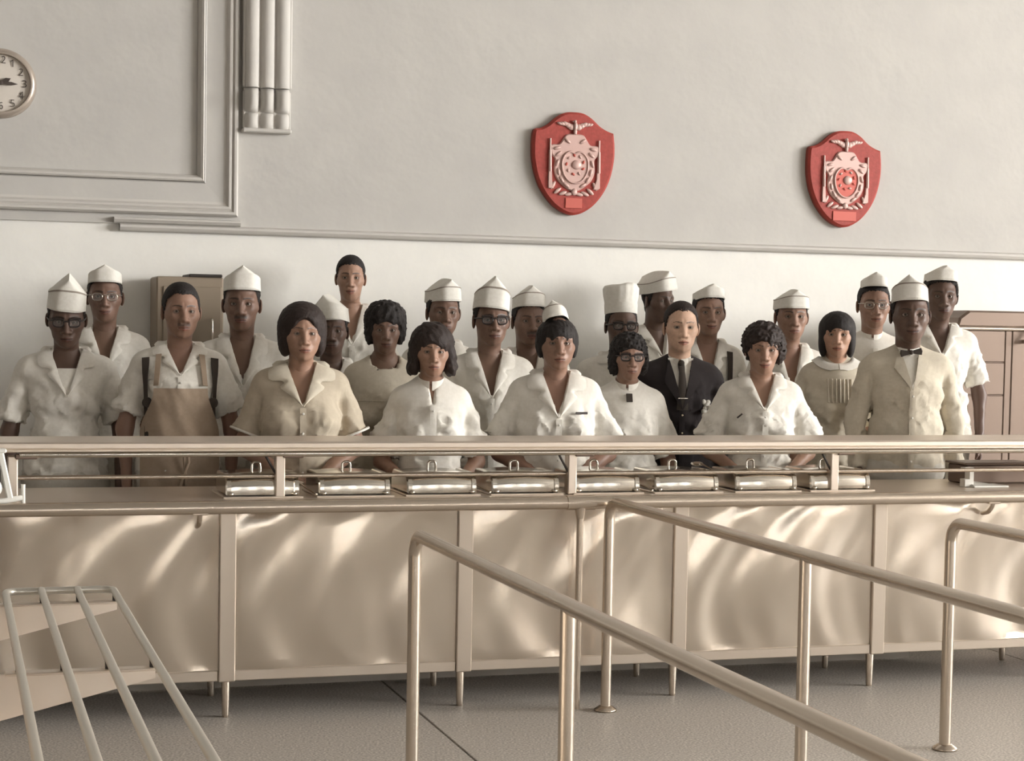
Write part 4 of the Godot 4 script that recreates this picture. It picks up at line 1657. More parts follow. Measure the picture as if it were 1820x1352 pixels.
	# --- collar
	if sp.neck == "open":
		for s in [-1.0, 1.0]:
			var P := PackedVector3Array()
			var rows := 34
			var cols := 6
			for i in rows:
				var u := i / float(rows - 1)
				var I: Vector3
				var dirn: Vector3
				var wd: float = sp.collar
				if u < 0.45:
					var a := PI - (u / 0.45) * 1.95
					I = Vector3(s * sin(a) * 0.064, ys + 0.085 - 0.02 * u / 0.45, -0.012 + cos(a) * -0.0 + (-cos(PI - a)) * 0.06)
					dirn = Vector3(s * sin(a) * 0.9, -0.75, -cos(PI - a) * 0.9)
					wd *= lerpf(0.6, 0.9, u / 0.45)
				else:
					var t := (u - 0.45) / 0.55
					var yy := lerpf(ys + 0.065, apex, t)
					var xx := vw * clampf((yy - apex) / (vtop - apex), 0.0, 1.4) + 0.002
					I = Vector3(s * xx, yy, 0.0)
					I.z = lerpf(0.035, cf.front(s * xx, yy, 0.0).z, smoothstep(0.0, 0.35, t))
					dirn = Vector3(s * 1.0, -0.35 + 0.5 * t, 0.05)
					wd *= (0.95 + 0.25 * t / 0.32) if t < 0.32 else lerpf(1.2, 0.32, (t - 0.32) / 0.10) if t < 0.42 else lerpf(0.32, 0.85, (t - 0.42) / 0.10) if t < 0.52 else lerpf(0.85, 0.0, (t - 0.52) / 0.48)
				for j in cols:
					var v := j / float(cols - 1)
					var q := I + dirn.normalized() * wd * v
					if v > 0.0 or u > 0.5:
						q = q.lerp(cf.onto(q, 0.008 + 0.010 * sin(v * PI) * (1.0 - u * 0.6)), minf(1.0, v * 2.0 if u < 0.5 else 1.0))
					P.push_back(q)
			var cb := MB.new()
			sheet(cb, P, rows, cols, 0.004)
			out.append(["collar", cb, sp.get("collarm", sp.cloth), "", G])
	elif sp.neck == "band" or sp.neck == "tie":
		var P := PackedVector3Array()
		for i in 2:
			for k in 28:
				var a := TAU * k / 28.0
				P.push_back(Vector3(sin(a) * (0.063 - 0.004 * i), ys + 0.03 + 0.042 * i - 0.022 * cos(a) , -0.004 + cos(a) * (0.066 - 0.003 * i)))
		var cb := MB.new()
		sheet(cb, P, 2, 28, 0.003)
		out.append(["collar", cb, "white", "", G])
	elif sp.neck == "peter":
		for s in [-1.0, 1.0]:
			var P := PackedVector3Array()
			for i in 16:
				var a := PI * (1.0 - i / 15.0) + 0.03
				var rr := 0.055 * (0.75 + 0.25 * sin(i / 15.0 * PI)) * (1.0 if i < 14 else 0.75)
				for j in 5:
					var v := j / 4.0
					var q := Vector3(s * sin(a) * (0.062 + rr * v), ys + 0.052 - 0.03 * v - 0.025 * cos(a) * (1.0 if cos(a) > 0 else 0.4), -0.005 + cos(a) * (0.064 + rr * v))
					P.push_back(q if j == 0 else cf.onto(q, 0.009))
			var cb := MB.new()
			sheet(cb, P, 16, 5, 0.004)
			out.append(["collar", cb, "white", "paler round collar", G])
	# --- front placket with buttons
	if sp.placket:
		var path := []
		for i in 16:
			var yy := lerpf(apex - 0.005, hem + 0.04, i / 15.0)
			path.append(cf.front(0.0, yy, 0.004))
		out.append(["placket", strip(cf, path, 0.028, 0.0065, 0.003), sp.cloth, "", G])
		var bt := MB.new()
		for i in 4:
			var q := cf.front(0.0, lerpf(apex - 0.03, hem + 0.1, i / 3.0), 0.0125)
			bt.ball(q, Vector3(0.0055, 0.0055, 0.002), 6, 10)
		out.append(["buttons", bt, "gold" if sp.cloth == "suit" else "cap", "", G])
	if sp.pocket:
		var P := PackedVector3Array()
		for i in 6:
			for j in 6:
				P.push_back(cf.front(0.045 + 0.085 * j / 5.0, ys - 0.15 - 0.095 * i / 5.0 - (0.012 if i == 5 and j > 1 and j < 4 else 0.0), 0.009))
		var pb := MB.new()
		sheet(pb, P, 6, 6, 0.004)
		out.append(["pocket", pb, sp.cloth, "", G])
	if sp.has("cuff"):
		for s in [-1.0, 1.0]:
			var J := arm_joints(sp, s)
			var je: Vector3 = J[1] + Vector3(s * 0.02 * sp.flare, 0, 0)
			var ja: Vector3 = J[0] + Vector3(-s * 0.01, 0, 0)
			var ce := ja.lerp(je, sp.sleeve - 0.012)
			var dd := (je - ja).normalized()
			var sx := dd.cross(Vector3.BACK).normalized()
			var sz := sx.cross(dd)
			var rr := lerpf(0.062, 0.062 + 0.022 * sp.flare, sp.sleeve) + 0.004
			var ring := []
			for k in 25:
				var a := TAU * k / 24.0
				ring.append(ce + sx * cos(a) * rr + sz * sin(a) * rr)
			var cb := MB.new()
			cb.tube(ring, 0.006, 8, false)
			out.append(["cuff_trim", cb, sp.cuff, "pale piping round the sleeve", G])
	# --- below the waist
	if sp.skirt:
		var sk := MB.new()
		var hw: float = 0.165 * sp.g
		var hz: float = 0.125 * sp.hip
		sk.lathe([Vector2(hw * 1.06, ys - 0.49), Vector2(hw * 1.16, ys - 0.56), Vector2(hw * 1.2, ys - 0.66), Vector2(hw * 1.28, 0.52), Vector2(hw * 1.25, 0.52), Vector2(hw, ys - 0.60)], 28, Transform3D(), 1.0, hz * 1.06 / hw)
		out.append(["skirt", sk, sp.cloth, "", ""])
	else:
		var tf := Field.new()
		tf.k = 0.05
		tf.pair(Vector3(0, ys - 0.53, 0), Vector3(0.075 * sp.g, ys - 0.53, 0), 0.122 * sp.hip, 0.12 * sp.hip)
		tf.pair(Vector3(0.088, ys - 0.58, 0), Vector3(0.1, 0.46, 0.01), 0.10 * sp.hip, 0.072)
		tf.pair(Vector3(0.1, 0.46, 0.01), Vector3(0.105, 0.09, -0.01), 0.072, 0.058)
		var tfd := func(p: Vector3) -> float: return maxf(tf.d(p), 0.045 - p.y)
		out.append(["trousers", nets(tfd, Vector3(-0.34, 0.0, -0.22), Vector3(0.34, ys - 0.40, 0.22), 0.022), sp.legs, "", ""])
	for s in [-1.0, 1.0]:
		var so := MB.new()
		var X: float = s * (0.08 if sp.skirt else 0.105)
		so.tube([Vector3(X, 0.035, -0.075), Vector3(X, 0.045, -0.05), Vector3(X, 0.05, 0.0), Vector3(X + s * 0.01, 0.035, 0.09), Vector3(X + s * 0.012, 0.03, 0.15), Vector3(X + s * 0.012, 0.025, 0.175)], [0.02, 0.034, 0.042, 0.042, 0.034, 0.012], 14, true, 0.85)
		out.append(["shoe", so, "shoe", "", ""])
	# --- hair
	if sp.hair == "short":
		var hb := MB.new()
		var idx := PackedInt32Array()
		idx.resize(warped.size())
		idx.fill(-1)
		for k in warped.size():
			var p := head_base.v[k]
			if p.y < -0.08 or (sp.has("cap") and p.y > sp.cap[0] + 0.012) or (sp.has("toque") and p.y > 0.075):
				continue
			var e := hairline(p, sp.rec) + fn.get_noise_3d(p.x * 90.0, p.y * 90.0, p.z * 90.0) * 0.005 + fn.get_noise_3d(p.x * 300.0, p.y * 300.0, p.z * 300.0) * 0.004
			if e > -0.003:
				idx[k] = hb.v.size()
				var lift: float = sp.hairh * smoothstep(-0.003, 0.012, e) * (1.0 + sp.crown * smoothstep(0.07, 0.11, p.y)) + fn.get_noise_3d(p.x * 190.0, p.y * 190.0, p.z * 190.0) * 0.0022
				hb.v.push_back(body.v[k] + hn[k] * (lift * hs + 0.0004))
		for t in range(0, head_base.ix.size(), 3):
			var a := idx[head_base.ix[t]]
			var b := idx[head_base.ix[t + 1]]
			var c := idx[head_base.ix[t + 2]]
			if a >= 0 and b >= 0 and c >= 0:
				hb.ix.append_array([a, b, c])
		hb.renormal()
		out.append(["hair", hb, sp.hairm, "", ""])
	elif sp.hair != "":
		var st: String = sp.hair
		var hf := func(p: Vector3) -> float: return hair_field(p, st)
		var hb := nets(hf, Vector3(-0.135, -0.135, -0.145), Vector3(0.135, 0.16, 0.125), 0.0058)
		var hb2 := MB.new()
		hb2.join(hb, hx * Transform3D(Basis().scaled(Vector3(sp.hairw, 1, 1)), Vector3.ZERO))
		hb2.renormal()
		out.append(["hair", hb2, sp.hairm, "", ""])
	# --- on the head
	if sp.has("cap"):
		cap_parts(sp.cap, out, sp, hx)
	if sp.has("toque"):
		var tq := MB.new()
		var P := PackedVector3Array()
		var lv := [[0.058, 0.080], [0.063, 0.083], [0.11, 0.085], [0.115, 0.083], [0.16, 0.090], [0.19, 0.092], [0.204, 0.082], [0.21, 0.05], [0.208, 0.001]]
		for i in lv.size():
			for k in 60:
				var a := TAU * k / 60.0
				var pl := 1.0 + (0.02 * sin(a * 15.0) if i > 3 and i < 7 else 0.0)
				P.push_back(hx * Transform3D(Basis(Vector3.RIGHT, -0.12), Vector3.ZERO) * Vector3(sin(a) * lv[i][1] * pl, lv[i][0] + 0.008 * sin(a * 2.0) * (1.0 if i > 5 else 0.0), cos(a) * lv[i][1] * 1.22 * pl - 0.008))
		tq.grid(P, lv.size(), 60, false, true)
		out.append(["chef_hat", tq, "cap", "", ""])
	if sp.has("glasses"):
		var thick: float = 0.0034 if sp.glasses == "horn" else 0.0018
		var gm := "frame" if sp.glasses == "horn" else "wire"
		var gb := MB.new()
		var lenses := []
		for s in [-1.0, 1.0]:
			var lens := MB.new()
			var ring := []
			for k in 25:
				var a := TAU * k / 24.0
				var cx := signf(cos(a)) * pow(absf(cos(a)), 0.7) * 0.0225
				var cy := signf(sin(a)) * pow(absf(sin(a)), 0.7) * 0.0165
				ring.append(hx * Vector3(s * 0.034 + cx, -0.003 + cy, 0.1 - absf(s * 0.034 + cx) * 0.22))
			gb.tube(ring, thick * hs, 8, false)
			if sp.glasses == "horn":
				gb.tube([hx * Vector3(s * 0.010, 0.012, 0.099), hx * Vector3(s * 0.034, 0.016, 0.094), hx * Vector3(s * 0.06, 0.015, 0.087)], 0.0046 * hs, 8)
			gb.tube([hx * Vector3(s * 0.058, 0.006, 0.087), hx * Vector3(s * 0.074 * sp.fw, 0.006, 0.07), hx * Vector3(s * 0.082 * sp.fw, 0.004, 0.0)], thick * hs, 8)
			var fan := []
			for k in 24:
				fan.append(ring[k])
			lens.face(fan, hx.basis.z)
			lenses.append(lens)
		gb.tube([hx * Vector3(-0.013, 0.004, 0.0975), hx * Vector3(0, 0.007, 0.1015), hx * Vector3(0.013, 0.004, 0.0975)], thick * hs, 8)
		out.append(["glasses", gb, gm, "", ""])
		for l in lenses:
			out.append(["lens", l, "glass", "", "glasses"])
	# --- extras
	var ex: Array = sp.extra
	if "apron" in ex:
		var P := PackedVector3Array()
		var rows := 30
		var cols := 17
		var last := []
		last.resize(cols)
		last.fill(0.12)
		for i in rows:
			var yy := lerpf(ys - 0.135, 0.62, i / float(rows - 1))
			var hwid := lerpf(0.118, 0.175, smoothstep(ys - 0.14, ys - 0.34, yy))
			for j in cols:
				var xx := (j / float(cols - 1) * 2.0 - 1.0) * hwid
				var q := cf.front(xx, yy, 0.018)
				if yy < ys - 0.5 or q.z < 0.03:
					q = Vector3(xx, yy, last[j])
				last[j] = q.z
				q.z += 0.010 * fn.get_noise_2d(xx * 9.0 + yy * 4.0, yy * 4.0) + 0.004 * sin(xx * 40.0 + yy * 10.0) * smoothstep(ys - 0.2, ys - 0.4, yy)
				P.push_back(q)
		var ab := MB.new()
		sheet(ab, P, rows, cols, 0.004)
		out.append(["apron", ab, "apron", "tan bib apron", ""])
		for s in [-1.0, 1.0]:
			var path := []
			for i in 9:
				var yy := lerpf(ys - 0.125, ys + 0.01, i / 8.0)
				path.append(cf.front(s * (0.105 - 0.012 * i / 8.0), yy, 0.01))
			out.append(["apron_strap", strip(cf, path, 0.026, 0.016, 0.003), "apron", "", "apron"])
		var kn := MB.new()
		kn.tube([Vector3(0.02, ys - 0.50, 0.165), Vector3(0.015, ys - 0.44, 0.175), Vector3(0.03, ys - 0.40, 0.17), Vector3(0.035, ys - 0.46, 0.18), Vector3(0.02, ys - 0.50, 0.17), Vector3(0.03, ys - 0.62, 0.17)], 0.007, 8)
		kn.tube([Vector3(0.02, ys - 0.50, 0.17), Vector3(-0.01, ys - 0.60, 0.175)], 0.007, 8)
		out.append(["apron_string", kn, "apron", "", "apron"])
	if "suspenders" in ex or "suspender" in ex:
		for s in ([-1.0, 1.0] if "suspenders" in ex else [1.0]):
			var path := []
			var xs: float = 0.150 if "suspenders" in ex else 0.115
			for i in 14:
				var yy := lerpf(ys - 0.005, ys - 0.40, i / 13.0)
				var q := cf.front(s * (xs - 0.01 * i / 13.0), yy, 0.006)
				if q.z < -0.1:
					q.z = 0.02
				path.append(q)
			out.append(["suspender", strip(cf, path, 0.034, 0.012, 0.004), "strap", "dark suspender strap", ""])
		if "suspenders" in ex:
			for s in [-1.0, 1.0]:
				var bk := MB.new()
				bk.ball(cf.front(s * 0.145, ys - 0.20, 0.016), Vector3(0.022, 0.024, 0.008), 8, 12)
				out.append(["buckle", bk, "strap", "", ""])
	if "tie" in ex:
		# shirt front, lapels, tie and pocket flower of a suit
		var P := PackedVector3Array()
		for i in 12:
			var yy := lerpf(ys + 0.055, apex + 0.004, i / 11.0)
			var hw := vw * clampf((yy - apex) / (vtop - apex), 0.0, 1.4) + 0.006
			for j in 7:
				var xx := (j / 3.0 - 1.0) * hw
				P.push_back(Vector3(xx, yy, maxf(cf.front(xx, yy, 0.0).z - 0.006, 0.045)))
		var fb := MB.new()
		sheet(fb, P, 12, 7, 0.004)
		out.append(["shirt_front", fb, "white", "white shirt front", ""])
	if "tie" in ex or "bowtie" in ex:
		for s in [-1.0, 1.0]:
			var P := PackedVector3Array()
			for i in 14:
				var t := i / 13.0
				var yy := lerpf(ys + 0.05, apex, t)
				var x0 := vw * clampf((yy - apex) / (vtop - apex), 0.0, 1.4)
				var wd := 0.055 * (t / 0.45 if t < 0.45 else 1.0 - (t - 0.45) / 0.55) + 0.004
				for j in 4:
					P.push_back(cf.front(s * (x0 + wd * j / 3.0), yy, 0.009))
			var lb := MB.new()
			sheet(lb, P, 14, 4, 0.005)
			out.append(["lapel", lb, sp.cloth, "", G])
	if "tie" in ex:
		var tb2 := MB.new()
		var P := PackedVector3Array()
		for i in 12:
			var t := i / 11.0
			var yy := lerpf(ys + 0.028, apex - 0.005, t)
			var hw := 0.017 if t < 0.12 else lerpf(0.012, 0.03, t)
			for j in 5:
				var xx := (j / 2.0 - 1.0) * hw
				P.push_back(Vector3(xx, yy, maxf(cf.front(0.0, yy, 0.0).z, 0.055) + 0.008 * (1.0 - absf(j - 2) / 3.0)))
		sheet(tb2, P, 12, 5, 0.006)
		tb2.ball(Vector3(0, ys + 0.03, 0.068), Vector3(0.017, 0.016, 0.012), 8, 12)
		out.append(["necktie", tb2, "strap", "dark necktie", ""])
		var cl := MB.new()
		var q0 := cf.front(0.0, apex + 0.055, 0.0)
		cl.box(Vector3(0, apex + 0.055, maxf(q0.z, 0.06) + 0.013), Vector3(0.05, 0.005, 0.004), 0.001)
		out.append(["tie_clip", cl, "wire", "", "necktie"])
	if "flower" in ex:
		var fl := MB.new()
		var q := cf.front(0.125, ys - 0.185, 0.012)
		var rg := RandomNumberGenerator.new()
		rg.seed = 3
		for k in 9:
			fl.ball(q + Vector3(rg.randf_range(-0.022, 0.022), rg.randf_range(-0.03, 0.022), rg.randf_range(0, 0.012)), Vector3(0.015, 0.013, 0.012), 6, 9, Basis(Vector3.BACK, rg.randf() * 3.0))
		out.append(["handkerchief", fl, "white", "white puffed pocket handkerchief", ""])
	if "bowtie" in ex:
		var bb := MB.new()
		var zc: float = sp.get("bowz", 0.085)
		for s in [-1.0, 1.0]:
			var pl := PackedVector2Array([Vector2(s * 0.006, 0.007), Vector2(s * 0.05, 0.017), Vector2(s * 0.055, 0.0), Vector2(s * 0.05, -0.018), Vector2(s * 0.006, -0.007)])
			bb.slab(pl, -0.006, 0.008, 0.004, Transform3D(Basis(Vector3.BACK, 0.12), Vector3(0, ys + 0.035, zc)))
		bb.ball(Vector3(0, ys + 0.035, zc + 0.002), Vector3(0.011, 0.012, 0.012), 8, 12)
		out.append(["bow_tie", bb, "strap", "dark bow tie", ""])
		var P := PackedVector3Array()
		for i in 8:
			var yy := lerpf(ys + 0.045, apex + 0.004, i / 7.0)
			var hw := vw * clampf((yy - apex) / (vtop - apex), 0.0, 1.4) + 0.006
			for j in 7:
				var xx := (j / 3.0 - 1.0) * hw
				P.push_back(Vector3(xx, yy, maxf(cf.front(xx, yy, 0.0).z - 0.006, 0.05)))
		var fb := MB.new()
		sheet(fb, P, 8, 7, 0.004)
		out.append(["shirt_front", fb, "white", "", ""])
	if "undershirt" in ex:
		var P := PackedVector3Array()
		for i in 8:
			var yy := lerpf(ys - 0.025, apex + 0.002, i / 7.0)
			var hw := vw * clampf((yy - apex) / (vtop - apex), 0.0, 1.4) + 0.006
			for j in 7:
				var xx := (j / 3.0 - 1.0) * hw
				P.push_back(Vector3(xx, yy, cf.front(xx, yy, 0.0).z - 0.006))
		var fb := MB.new()
		sheet(fb, P, 8, 7, 0.004)
		out.append(["undershirt", fb, "white", "white undershirt in the open collar", ""])
	if "name_tag" in ex:
		var q := cf.front(0.105, ys - 0.125, 0.012)
		var nb := MB.new()
		nb.box(q, Vector3(0.062, 0.011, 0.005), 0.002, Basis(Vector3.UP, 0.35))
		out.append(["name_bar", nb, "frame", "small dark name bar", ""])
	if "pen" in ex:
		var q := cf.front(-0.12, ys - 0.135, 0.012)
		var nb := MB.new()
		nb.tube([q + Vector3(-0.012, -0.010, 0), q + Vector3(0.012, 0.010, 0)], 0.004, 8)
		out.append(["pen", nb, "frame", "", ""])
	if "collar_tab" in ex:
		var nb := MB.new()
		nb.box(Vector3(0, ys - 0.012, cf.front(0, ys - 0.012, 0.0).z + 0.006), Vector3(0.03, 0.045, 0.006), 0.002, Basis(Vector3.RIGHT, -0.5))
		out.append(["collar_tab", nb, "strap", "dark tab at the throat", ""])
	if "necklace" in ex:
		var ring := []
		for k in 33:
			var a := TAU * k / 32.0
			var q := f.onto(Vector3(sin(a) * 0.07, ys + 0.018 - 0.028 * cos(a), -0.005 + cos(a) * 0.07), 0.004)
			ring.append(q)
		var nb := MB.new()
		nb.tube(ring, 0.004, 8, false)
		out.append(["necklace", nb, "gold", "", ""])
	if "earrings" in ex:
		for s in [-1.0, 1.0]:
			var eb := MB.new()
			eb.ball(hx * Vector3(s * 0.083 * sp.fw, -0.045, 0.0), Vector3(0.007, 0.007, 0.007), 8, 10)
			out.append(["earring", eb, "gold", "", ""])
	if "smocking" in ex:
		var sb := MB.new()
		for k in 7:
			var xx := (k - 3) * 0.02
			var pts := []
			for i in 6:
				pts.append(cf.front(xx, ys - 0.05 - 0.024 * i, 0.004))
			sb.tube(pts, 0.005, 6)
		out.append(["pleats", sb, sp.cloth, "", G])
	if "yoke" in ex:
		var pts := []
		for i in 21:
			pts.append(cf.front((i / 20.0 * 2.0 - 1.0) * 0.16, ys - 0.145, 0.004))
		var yb := MB.new()
		yb.tube(pts, 0.0035, 6)
		out.append(["yoke_seam", yb, sp.cloth, "", G])
	return out

const DEFAULTS := {"sh": 0.215, "g": 1.0, "waist": 1.0, "hip": 1.0, "bust": 0.0, "belly": 0.0, "limb": 1.0, "loose": 0.006, "fold": 1.0, "arms": "down", "sleeve": 0.78, "flare": 0.6, "vd": 0.15, "vw": 0.062, "neck": "open", "collar": 0.062, "placket": true, "pocket": false, "skirt": false, "legs": "trousers", "garment": "shirt", "cloth": "white", "hs": 1.04, "fw": 1.0, "jaw": 0.0, "chin": 0.0, "fat": 0.0, "nose": 0.003, "lips": 0.003, "smile": 0.0, "brow": 1.0, "must": 0.0, "yaw": 0.0, "pitch": 0.0, "roll": 0.0, "fwd": 0.035, "hair": "short", "hairm": "hair", "hairh": 0.005, "crown": 0.0, "rec": 0.0, "hairw": 1.0, "extra": [], "turn": 0.0}
const WOMAN := {"sh": 0.19, "g": 0.95, "waist": 0.88, "hip": 1.0, "bust": 0.95, "limb": 0.92, "arms": "clasp", "skirt": true, "garment": "dress", "hs": 0.97, "jaw": -0.04, "nose": 0.001, "brow": 0.7, "hair": "curly", "neckd": 0.19, "flare": 0.5}

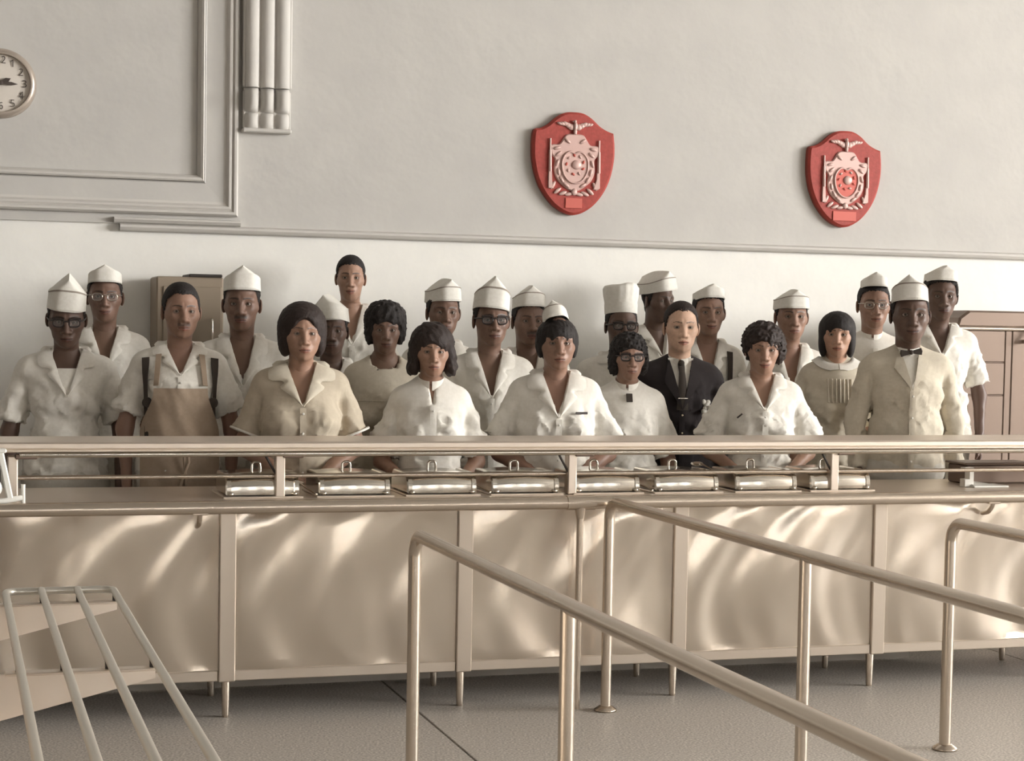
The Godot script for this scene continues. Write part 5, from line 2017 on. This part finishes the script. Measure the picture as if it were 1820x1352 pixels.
func people() -> void:
	fn.seed = 12
	fn.frequency = 1.0
	fn.fractal_octaves = 2
	head_base = nets(head_d, Vector3(-0.105, -0.2, -0.125), Vector3(0.105, 0.135, 0.135), 0.0031)
	hand_base = build_hand()
	var D1 := s8(98, 76, 65)
	var D2 := s8(122, 95, 81)
	var D3 := s8(146, 114, 97)
	var D4 := s8(160, 126, 107)
	var list := [
		{"x": 0.492, "z": -8.35, "eye": 1.5635, "hs": 1.04, "skin": D1, "pitch": 0.2, "cap": [0.052, 0.135, 0.0, -0.05, -0.08, true, 1.0], "extra": ["undershirt"], "vd": 0.16, "vw": 0.07, "sh": 0.225, "glasses": "horn", "placket": false, "label": "man at the far left, head bowed under a tall striped white cap, white undershirt showing"},
		{"x": 0.694, "z": -8.75, "eye": 1.662, "hs": 1.02, "skin": D2, "smile": 0.004, "cap": [0.066, 0.075, 0.0, -0.1, 0.0, false, 0.95], "glasses": "wire", "vd": 0.15, "arms": "back", "label": "smiling man in wire glasses and low white cap behind the man at the far left"},
		{"x": 0.973, "z": -8.1, "eye": 1.5955, "hs": 1.02, "skin": D3, "must": 0.7, "hairh": 0.006, "crown": 0.6, "rec": 0.008, "extra": ["apron", "suspenders"], "flare": 1.0, "sleeve": 0.74, "sh": 0.215, "vd": 0.09, "yaw": 0.15, "fat": 0.002, "label": "bareheaded man in a tan bib apron with dark suspenders over white shirt"},
		{"x": 1.325, "z": -8.57, "eye": 1.639, "hs": 1.08, "skin": D2, "must": 0.8, "cap": [0.062, 0.10, 0.1, -0.08, 0.0, false, 1.0], "vd": 0.19, "yaw": -0.05, "sh": 0.225, "label": "man with moustache and white cap, standing behind the bareheaded man in the tan apron"},
		{"x": 1.481, "z": -7.86, "eye": 1.507, "hs": 1.02, "woman": true, "skin": D4, "hair": "round", "hairm": "hair_brown", "cloth": "tan", "collarm": "cream", "collar": 0.085, "vd": 0.14, "vw": 0.065, "sh": 0.215, "g": 1.18, "waist": 1.12, "bust": 1.12, "fat": 0.006, "fold": 0.6, "cuff": "white", "limb": 1.12, "yaw": 0.12, "label": "woman with smooth rounded dark hair in a tan uniform with wide pale collar"},
		{"x": 2.012, "z": -9.3, "eye": 1.795, "hs": 0.98, "skin": D4, "fw": 0.96, "hairh": 0.006, "vd": 0.16, "smile": 0.002, "sh": 0.205, "chin": 0.006, "label": "tallest bareheaded young man with cropped hair and a white open shirt, back row"},
		{"x": 1.820, "z": -8.85, "eye": 1.516, "hs": 1.0, "skin": D1, "must": 0.5, "cap": [0.05, 0.125, -0.35, -0.1, 0.12, false, 1.0], "vd": 0.13, "sh": 0.2, "label": "dark shadowed man in a white cap behind the woman in the tan uniform"},
		{"x": 1.937, "z": -8.18, "eye": 1.527, "hs": 0.94, "woman": true, "skin": D2, "hair": "beehive", "cloth": "cream", "neck": "crew", "placket": false, "extra": ["necklace", "yoke"], "yaw": 0.05, "sh": 0.19, "arms": "down", "smile": 0.003, "label": "woman with tall dark beehive hair and necklace in a cream round-necked dress"},
		{"x": 2.075, "z": -7.84, "eye": 1.434, "hs": 0.95, "woman": true, "skin": D4, "hair": "bouffant", "hairm": "hair_brown", "neck": "band", "vd": 0.06, "vw": 0.02, "sh": 0.185, "yaw": 0.1, "sleeve": 0.86, "flare": 0.8, "label": "young woman with flipped bouffant hair in a white high-collared uniform, front row"},
		{"x": 2.367, "z": -8.75, "eye": 1.619, "hs": 1.02, "skin": D2, "cap": [0.06, 0.10, 0.25, -0.05, 0.0, true, 0.95], "vd": 0.15, "sh": 0.2, "yaw": 0.2, "label": "man in a squared striped white cap directly behind the young woman with bouffant hair"},
		{"x": 2.475, "z": -8.26, "eye": 1.584, "hs": 1.05, "skin": D2, "glasses": "horn", "cap": [0.05, 0.14, -0.1, -0.12, -0.1, true, 1.02], "vd": 0.17, "sh": 0.22, "yaw": 0.2, "jaw": 0.02, "label": "man in dark horn-rimmed glasses and a tall peaked striped white cap"},
		{"x": 2.905, "z": -9.0, "eye": 1.585, "hs": 1.08, "skin": D2, "must": 0.7, "fat": 0.004, "cap": [0.07, 0.095, 0.0, -0.1, 0.0, true, 0.95], "vd": 0.21, "sh": 0.23, "yaw": 0.22, "label": "heavy-set man with moustache and white cap behind the woman with the dark name bar"},
		{"x": 2.659, "z": -7.80, "eye": 1.4815, "hs": 1.02, "woman": true, "skin": D3, "hair": "fringe", "fat": 0.007, "cap": [0.092, 0.075, -0.2, -0.35, 0.22, true, 0.72, -0.035], "vd": 0.16, "vw": 0.065, "sh": 0.215, "g": 1.2, "waist": 1.15, "bust": 1.15, "limb": 1.15, "flare": 1.2, "extra": ["name_tag", "earrings"], "yaw": 0.15, "collar": 0.075, "label": "stout woman with dark fringe, tilted striped cap and dark name bar, front row middle"},
		{"x": 3.324, "z": -8.72, "eye": 1.5677, "hs": 1.02, "skin": D1, "toque": true, "glasses": "horn", "must": 0.8, "hair": "short", "vd": 0.08, "yaw": 0.2, "sh": 0.225, "label": "cook in a tall white chef's hat and glasses"},
		{"x": 3.760, "z": -9.33, "eye": 1.710, "hs": 1.02, "skin": D1, "fw": 0.93, "cap": [0.058, 0.10, 0.2, -0.1, 0.1, true, 1.0], "yaw": 0.65, "vd": 0.12, "turn": 0.3, "label": "tall dark man turned aside under a jaunty striped cap, behind the chef's hat"},
		{"x": 3.130, "z": -8.1, "eye": 1.417, "hs": 0.94, "woman": true, "skin": D3, "hair": "curly", "glasses": "horn", "neck": "band", "vd": 0.03, "vw": 0.03, "extra": ["collar_tab"], "sh": 0.19, "yaw": 0.2, "arms": "down", "sleeve": 0.9, "placket": false, "label": "small woman with curly dark hair, glasses and a dark tab at her white collar"},
		{"x": 3.52, "z": -8.38, "eye": 1.566, "hs": 1.06, "skin": s8(214, 178, 154), "lip": s8(178, 122, 104), "hair": "short", "rec": 0.012, "hairh": 0.006, "neck": "tie", "cloth": "suit", "garment": "suit_jacket", "vd": 0.21, "vw": 0.06, "sleeve": 2.0, "legs": "dark_trousers", "extra": ["tie", "flower"], "sh": 0.215, "yaw": 0.15, "nose": 0.0, "lips": 0.0, "brow": 0.7, "hairm": "hair_brown", "label": "man in a dark suit and necktie, the only one not in white"},
		{"x": 3.917, "z": -8.95, "eye": 1.650, "hs": 1.06, "skin": D3, "smile": 0.005, "cap": [0.068, 0.065, 0.1, -0.15, 0.0, false, 0.92], "extra": ["suspender"], "vd": 0.18, "yaw": 0.2, "sh": 0.205, "label": "smiling man with small white cap and one dark suspender, behind the dark suit"},
		{"x": 3.731, "z": -7.86, "eye": 1.472, "hs": 1.0, "woman": true, "skin": D4, "hair": "swept", "hairm": "hair_brown", "vd": 0.12, "vw": 0.062, "sh": 0.205, "flare": 1.2, "g": 1.05, "extra": ["pen"], "pitch": 0.08, "yaw": 0.12, "smile": 0.004, "collar": 0.06, "label": "smiling woman with swept curly hair in a white blouse with wide sleeves, front right"},
		{"x": 4.285, "z": -8.69, "eye": 1.634, "hs": 1.06, "skin": D3, "cap": [0.045, 0.085, 0.15, -0.05, 0.0, true, 1.0], "vd": 0.21, "sh": 0.205, "yaw": 0.2, "label": "young man in white cap and deep open collar behind the woman with swept curly hair"},
		{"x": 4.353, "z": -8.28, "eye": 1.543, "hs": 0.98, "woman": true, "skin": s8(176, 138, 116), "hair": "bob", "cloth": "cream", "neck": "peter", "vd": 0.02, "vw": 0.03, "placket": false, "extra": ["smocking"], "sh": 0.185, "fat": 0.003, "yaw": 0.02, "arms": "down", "neckd": 0.18, "sleeve": 0.85, "label": "young woman with a dark bob and straight bangs in a cream round-collared dress"},
		{"x": 4.896, "z": -8.9, "eye": 1.709, "hs": 1.1, "skin": D3, "glasses": "wire", "cap": [0.092, 0.065, 0.0, -0.1, 0.0, false, 0.8], "neck": "band", "vd": 0.03, "vw": 0.03, "yaw": 0.15, "smile": 0.002, "label": "man in thin glasses and small cap, between the bobbed woman and bow tie man"},
		{"x": 4.526, "z": -7.86, "eye": 1.647, "hs": 1.15, "skin": D1, "fat": 0.003, "cap": [0.058, 0.105, -0.15, -0.12, 0.05, true, 0.95], "neck": "tie", "cloth": "jacket", "garment": "jacket", "vd": 0.16, "vw": 0.05, "sleeve": 2.0, "extra": ["bowtie"], "fold": 0.6, "sh": 0.222, "g": 1.12, "waist": 1.12, "smile": 0.003, "yaw": 0.15, "rec": 0.01, "label": "large man in a pale jacket with a dark bow tie and peaked cap"},
		{"x": 5.076, "z": -8.5, "eye": 1.756, "hs": 1.06, "skin": D1, "cap": [0.078, 0.07, 0.1, -0.1, -0.05, false, 0.95], "hairh": 0.012, "vd": 0.12, "yaw": 0.2, "lips": 0.005, "must": 0.3, "label": "tall man at the far right with thick hair under a small white cap"},
	]
	var specs := []
	for q in list:
		var sp := DEFAULTS.duplicate()
		if q.get("woman", false):
			sp.merge(WOMAN, true)
		sp.merge(q, true)
		sp.seed = specs.size() + 1
		var ang := atan2(sp.x, -sp.z)
		sp.turn += -0.6 * ang
		sp.yaw += -ang - sp.turn
		if not sp.has("ys"):
			sp.ys = sp.eye - sp.get("neckd", 0.205) * (0.5 + 0.5 * sp.hs)
		if not sp.has("lip"):
			sp.lip = Color(sp.skin.r * 0.90, sp.skin.g * 0.76, sp.skin.b * 0.74)
		specs.append(sp)
	var results := []
	results.resize(specs.size())
	var threads := []
	for k in 4:
		var th := Thread.new()
		th.start(build_some.bind(specs, results, k))
		threads.append(th)
	for th in threads:
		th.wait_to_finish()
	for i in specs.size():
		var sp: Dictionary = specs[i]
		var t := thing("person", sp.label, "person", Vector3(sp.x, 0, sp.z), sp.turn)
		for q in results[i]:
			var par: Node = t
			if q[4] != "":
				for c in t.get_children():
					if c.name.begins_with(q[4]):
						par = c
						break
			part(q[0], q[1], M[q[2]], par, q[3])

func build_some(specs: Array, results: Array, k: int) -> void:
	for i in range(k, specs.size(), 4):
		results[i] = person_data(specs[i])
